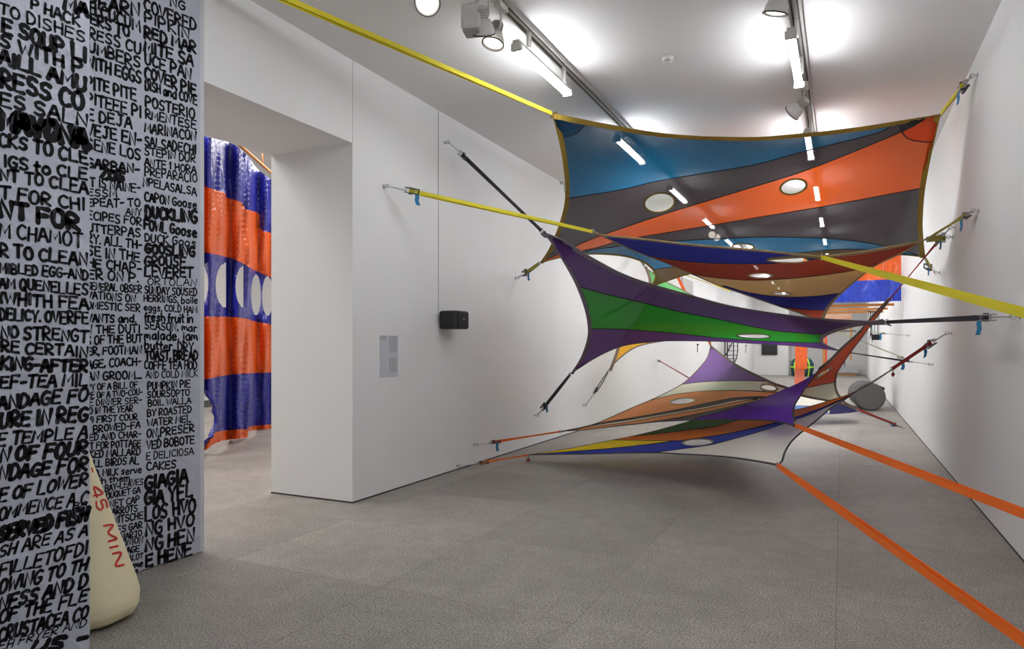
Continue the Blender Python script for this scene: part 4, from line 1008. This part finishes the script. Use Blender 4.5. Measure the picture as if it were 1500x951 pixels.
# ------------------------------------------------------------------ curtain in the next room
ca, cb = Vector((-8.18, 6.86)), Vector((-9.35, 9.13))
cd = (cb - ca).normalized(); cn = Vector((cd.y, -cd.x))
def curt_depth(px, py):
    s = ray(px, py)
    fold = .10 * math.sin(px * .145) + .05 * math.sin(px * .31 + 1) + .03 * math.sin(px * .11 + py * .03) + (.08 if px < 331 else 0) + (.06 if px < 356 else 0) + .015 * math.sin(px * .7 + py * .06)
    o_ = ca + cn * fold
    return (o_.dot(cn)) / (s.x * cn.x + s.y * cn.y)
cur = empty('plastic_curtain', (-8.9, 8, 0), 'big glossy plastic curtain in blue and orange bands with oval cut-outs, through the doorway', 'curtain')
def D(cx, cy, rx, ry, cut):   # oval cut off flat by the next fold
    out = [Vector((min(cx + rx * math.cos(2 * math.pi * k / 30), cut), cy + ry * math.sin(2 * math.pi * k / 30) * (1 + .03 * math.sin(k * 2.3)))) for k in range(30)]
    return out
low_hole = [Vector((283 + 33 * math.cos(2 * math.pi * k / 30) * (1 + .05 * math.sin(k * 1.9)), 612 + 43 * math.sin(2 * math.pi * k / 30) * (1 + .05 * math.sin(k * 2.7)))) for k in range(30)]
sheet(cur, [
    ([(236, 180), (290, 197), (318, 204), (330, 207), (345, 213), (362, 228), (376, 246), (390, 258), (403, 266)], False),
    ([(403, 266), (403, 628)], False),
    ([(403, 628), (390, 629), (364, 632), (362, 641), (330, 645), (315, 650), (298, 661), (270, 672), (236, 684)], False),
    ([(236, 684), (236, 180)], False)],
    curt_depth,
    [[(230, 258), (292, 271.5), (330, 283), (332, 289), (355, 297), (359, 306), (378, 312), (380, 324), (384, 338), (410, 342)],
     [(230, 357), (292, 368), (330, 376), (352, 384), (375, 397), (410, 412)],
     [(230, 454), (292, 463), (330, 464), (357, 466), (375, 471), (410, 478)],
     [(230, 568), (292, 557.5), (330, 550), (357, 547.5), (390, 546), (410, 545)],
     [(230, 676), (280, 663), (300, 650), (318, 633), (364, 628), (366, 625), (390, 622.5), (410, 621)]],
    [(310, 240, 'tarp_blue', 'blue top band'), (310, 320, 'tarp_orange', 'orange band'), (312, 378, 'tarp_blue', 'blue band with a row of oval cut-outs'), (310, 510, 'tarp_orange', 'lower orange band'), (340, 590, 'tarp_blue', 'blue bottom band'), (345, 636, 'tarp_orange', 'orange hem')],
    [D(290, 417, 15, 33, 400), D(331, 418, 15, 33, 331), D(358, 420, 13, 31, 356.5), D(375, 432, 7, 30, 400), D(392, 434, 8, 29, 402), D(262, 414, 12, 33, 400), low_hole],
    seam=None, part='plastic_band', grid=5, step=4)
# crumpled rim of the low hole
rm = []
for k in range(31):
    a = 2 * math.pi * k / 30; px = 283 + 33 * math.cos(a) * (1 + .05 * math.sin(k * 1.9)); py = 612 + 43 * math.sin(a) * (1 + .05 * math.sin(k * 2.7))
    rm.append(at(px, py, curt_depth(px, py) - .03 + .03 * math.sin(k * 2.1)))
MB().tube(rm, [.028 + .014 * math.sin(k * 2.9) for k in range(31)], 8).build('rolled_rim', 'tarp_blue', cur, True)
a = at(346, 208, 10.6); b_ = at(396, 252, 12.5)
rl = empty('curtain_rail', a, 'thin ochre wooden rail slanting above the plastic curtain', 'rail')
MB().tube([a - (b_ - a) * .8, b_ + (b_ - a) * .2], .025, 8).build('wooden_bar', 'orange_wood', rl, True)
MB().tube([at(383, 214, 12.2), at(386, 246, 12.2)], .012, 6).tube([at(383, 214, 12.2), at(383, 150, 12.2)], .008, 6).build('cord', 'orange_wood', rl, True)

# ------------------------------------------------------------------ far end of the hall
def far_block(name, label, cat):
    return empty(name, (0, 0, 0), label, cat)
# tarp canopy over wooden beams on the right
y = 16.0
tarp = empty('hanging_tarp', (.3, y, 2.5), 'orange over blue plastic sheet hanging beside the far right wall above wooden beams', 'tarp')
def wavy(x0, x1, z0, z1, y, m, nm, lab):
    vv = []; ff = []; nx = 24
    for i in range(nx + 1):
        x = x0 + (x1 - x0) * i / nx
        for z in (z0, z1):
            for k in (0, .01): vv.append((x, y + .02 * math.sin(i * .9) + k, z))
    for i in range(nx):
        q = 4 * i
        ff += [(q, q + 4, q + 6, q + 2), (q + 1, q + 3, q + 7, q + 5), (q, q + 1, q + 5, q + 4), (q + 2, q + 6, q + 7, q + 3)]
    ff += [(0, 2, 3, 1), (4 * nx, 4 * nx + 1, 4 * nx + 3, 4 * nx + 2)]
    MB().add(vv, ff).build(nm, m, tarp)['label'] = lab
r1 = at(1320, 440, 1); tt = y / r1.y
wavy(-.75, 1.09, CAMZ + (HY - 441) / F * tt, CAMZ + (HY - 409) / F * tt, y, 'tarp_blue_far', 'plastic_band', 'bright blue lower band')
wavy(-.75, 1.09, CAMZ + (HY - 409) / F * tt, CAMZ + (HY - 372) / F * tt, y, 'tarp_orange', 'plastic_band', 'orange upper band')
bs = [(16.1, 'nearest and longest'), (18.4, 'middle'), (20.4, 'farthest')]
for (yy, w_), pxr in zip(bs, (1310, 1300.5, 1294)):
    d = ray(pxr, 508); xr = d.x / d.y * yy
    zz = CAMZ + (HY - {16.1: 446, 18.4: 452, 20.4: 456.5}[yy]) / F * (yy / d.y)
    o = MB().box((-.8, yy, zz - .024), (xr, yy + .09, zz + .024)).build('wooden_beam', 'orange_wood', None, bevel=.005)
    tag(o, 'orange stained wooden beam under the far blue sheet, %s of three' % w_, 'beam', 'wooden beams under the far tarp')
# dark soffit between beams
# cables and hanging speaker
hs = empty('hanging_loudspeaker', at(1283, 494, 16.3), 'small black loudspeaker hanging on cords beneath the far wooden beams', 'loudspeaker')
c = at(1283, 494, 16.3); MB().box((c.x - .095, c.y - .08, c.z - .07), (c.x + .095, c.y + .08, c.z + .07)).build('cabinet', 'black', hs, bevel=.03)
for k, (x0, x1, yb_) in enumerate([(1281, 1281, 487), (1285.5, 1285.5, 487), (1288, 1287, 487)]):
    MB().tube([at(x0, 452, 16.3), at(x1, yb_, 16.3)], .006, 5).build('cord', 'black', hs)
cb_ = empty('cable_bundle', at(1275, 480, 17.2), 'bundle of loose dark cables dangling beneath the far wooden beams', 'cables')
for (x0, x1, x2, yb_) in [(1271, 1276, 1274, 497), (1274, 1277, 1277.5, 501), (1279, 1276, 1275, 493), (1276, 1275, 1277, 496)]:
    MB().tube([at(x0, 452, 16.35), at(x1, 478, 16.35), at(x2, yb_, 16.35)], .008, 5).build('cable', 'black', cb_)
# board and posts
def board(px0, px1, py0, py1, t, th, name, m, label, cat):
    a = at(px0, py0, t); b_ = at(px1, py1, t); yy = (a.y + b_.y) / 2
    o = MB().box((a.x, yy, b_.z), (b_.x, yy + th, a.z)).build(name, m, None, bevel=min(.01, th / 4)); tag(o, label, cat); return o
hbd = empty('hanging_board', at(1222, 468, 30), 'peach coloured board hanging at the far end under the beams', 'board')
a = at(1196, 461, 30); b_ = at(1248, 476, 30)
MB().box((a.x, a.y, b_.z), (b_.x, a.y + .05, a.z)).build('board_panel', 'board', hbd, bevel=.01)
for x_ in (a.x + .15, b_.x - .15): MB().tube([(x_, a.y + .025, a.z), (x_, a.y + .025, H)], .01, 5).build('cord', 'track_grey', hbd)
board(1204.5, 1211, 470, 553.3, 33, .15, 'wooden_post', 'wood', 'wooden post at the far end beside the orange red strip', 'post')
board(1209, 1211.4, 470, 553, 32.8, .05, 'painted_strip', mat('red_orange', (225, 60, 35), .6), 'thin red orange strip on the far wooden post', 'strip')
twp = empty('thin_wooden_post', at(1246, 500, 33), 'thin wooden post hanging clear of the floor at the far end', 'post')
a = at(1245, 470, 33); b_ = at(1248, 528, 33)
MB().box((a.x, a.y, b_.z), (b_.x, a.y + .1, a.z)).build('timber', 'wood', twp, bevel=.01)
MB().tube([((a.x + b_.x) / 2, a.y + .05, a.z), ((a.x + b_.x) / 2, a.y + .05, H)], .01, 5).build('cord', 'track_grey', twp)
board(1236.5, 1238, 527, 545, 36, .05, 'metal_rod', 'dark_steel', 'short dark rod standing on the white far platform', 'rod')
pf = empty('low_platform', at(1240, 546, 36), 'low white platform on a dark base at the far wall', 'platform')
a = at(1226, 538.5, 36); b_ = at(1257, 546, 36)
MB().box((a.x, a.y, .12), (b_.x, a.y + .8, a.z + .05)).build('top_slab', 'label_vinyl', pf, bevel=.01)
MB().box((a.x + .05, a.y + .05, .0), (b_.x - .1, a.y + .7, .12)).build('base', 'wood', pf)
# orange strip hanging to the floor
ob = empty('orange_banner', at(1174, 540, 24), 'orange plastic strip hanging down to the far floor, paler at its foot', 'banner')
def quad_slab(pts, t, th, name, m, root):
    vv = [at(x, y_, t) for x, y_ in pts] + [at(x, y_, t) + FWD * th for x, y_ in pts]
    MB().add(vv, [(0, 1, 2, 3), (7, 6, 5, 4), (0, 4, 5, 1), (1, 5, 6, 2), (2, 6, 7, 3), (3, 7, 4, 0)]).build(name, m, root)
quad_slab([(1165, 470), (1183, 470), (1182.5, 541), (1165, 541)], 24, .02, 'upper_strip', 'tarp_orange', ob)
quad_slab([(1164.3, 541), (1178.6, 541), (1178, 569), (1164, 569)], 24.2, .02, 'lower_strip', mat('pale_orange', (226, 120, 92), .4), ob)
# screen
sx = empty('wall_screen', at(1127, 514, 1) * 1.0, 'black flat screen on the far white wall block', 'screen')
a = at(1115.8, 500, 1); q0 = yb / a.y
xa_, xb_ = at(1115.8, 508, 1).x / at(1115.8, 508, 1).y * yb, at(1138.8, 508, 1).x / at(1138.8, 508, 1).y * yb
zt = CAMZ + (HY - 499) / F * 36.4; zb_ = CAMZ + (HY - 520) / F * 36.4
sx.location = ((xa_ + xb_) / 2, yb, (zt + zb_) / 2); ORG[sx.name] = Vector(sx.location)
MB().box((xa_, yb - .07, zb_), (xb_, yb, zt)).build('casing', 'black', sx, bevel=.01)
MB().box((xa_ + .03, yb - .075, zb_ + .03), (xb_ - .03, yb - .069, zt - .03)).build('display_panel', 'screen_black', sx)
# green covered object
t = 34.6; c = at(1175, 551, t); gb = empty('covered_bin', (c.x, c.y, 0), 'dark teal domed bundle strapped with lime tape on the far floor', 'bundle')
gb_prof = [(0, .46), (.4, .55), (.62, .55), (.85, .44), (.97, .23), (1.0, .02)]
MB().lathe((c.x, c.y, 0), (0, 0, 1), gb_prof, 20).build('fabric_body', 'teal_fabric', gb, True)
MB().lathe((c.x, c.y, 0), (0, 0, 1), [(.44, .562), (.52, .562)], 20).build('tape_band', 'lime_tape', gb)
for ang in (-.9, -2.2):
    pts = [Vector((c.x + math.cos(ang) * (r_ + .012), c.y + math.sin(ang) * (r_ + .012), z)) for z, r_ in gb_prof[:5]]
    MB().tube(pts, .035, 6).build('tape_band', 'lime_tape', gb)
st = empty('folded_stand', at(1159, 546, 36), 'small grey folded stand beside the teal bundle at the far wall', 'stand')
c2 = at(1159, 547, 36); c2.z = 0
for dx in (-.1, .0, .1): MB().tube([c2 + Vector((dx, 0, 0)), c2 + Vector((dx * .4, .05, .75))], .025, 6).build('leg', 'track_grey', st, True)
MB().ring(c2 + Vector((0, .02, .6)), (0, 1, 0), .16, .02).build('hoop', 'track_grey', st, True)
# wire cage sculpture on the left wall
X = XL + .25
wc = empty('wire_cage', onx(1071, 515, X), 'black wire grid frame standing out from the far left wall', 'wire frame')
W = lambda x, y_: onx(x, y_, X)
for x in (1062, 1065.5, 1074.5): MB().tube([W(x, 480), W(x, 532)], .022, 6).build('upright', 'black', wc, True)
MB().tube([W(1080.5, 480), W(1080.5, 515), W(1079, 525), W(1076, 531)], .022, 6).build('upright', 'black', wc, True)
for y_ in (489, 498, 507, 514, 520.5, 525.5): MB().tube([W(1065, y_), W(1080.3, y_)], .014, 5).build('crossbar', 'black', wc, True)
MB().tube([W(1072, 503), W(1064, 519)], .03, 6).build('brace', 'black', wc, True)
for y_ in (489, 520.5):
    p = W(1065.5, y_); MB().tube([p, Vector((XL, p.y, p.z))], .015, 5).build('wall_bracket', 'black', wc)
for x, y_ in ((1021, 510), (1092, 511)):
    p = LW(x, y_ - 5); o = empty('shaded_hook', p, 'far left wall hook with its shade drawn as a grey drop, %s the wire frame' % ('left of' if x < 1050 else 'right of'), 'hook')
    MB().tube([p + Vector((.02, 0, 0)), LW(x, y_ + 6) + Vector((.02, 0, 0))], .018, 5).build('cord', 'track_grey', o)  # grey tube drawn for the shading below the hook
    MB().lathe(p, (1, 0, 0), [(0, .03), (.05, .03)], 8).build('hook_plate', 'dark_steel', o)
# grey roll by the right wall
fc = at(1275, 586, 16.0); R_ = .325; fc.z = R_
ax = Vector((-.10, 1.0, 0)).normalized()
rl_ = empty('grey_roll', fc, 'thick grey taped roll lying on the floor by the far right wall', 'roll')
MB().lathe(fc, ax, [(0, .30), (.02, R_), (.5, R_ - .006), (1.0, R_), (1.48, R_ - .004), (1.5, .28)], 32).build('roll_body', 'grey_tape', rl_, True)
MB().lathe(fc - ax * .004, ax, [(0, .001), (0, .295), (.01, .30)], 28).build('end_disc', 'grey_tape_light', rl_)
for q in (.5, 1.0): MB().lathe(fc + ax * (q - .03), ax, [(0, R_), (.002, R_ + .006), (.058, R_ + .006), (.06, R_)], 28).build('tape_band', 'grey_tape_light', rl_, True)
for q in (.12, .45, .8): MB().obox(fc + ax * q + Vector((.27, 0, .19)), Vector((.03, 0, .02)), ax * .035, Vector((-.02, 0, .03))).build('clamp', 'black', rl_, bevel=.005)
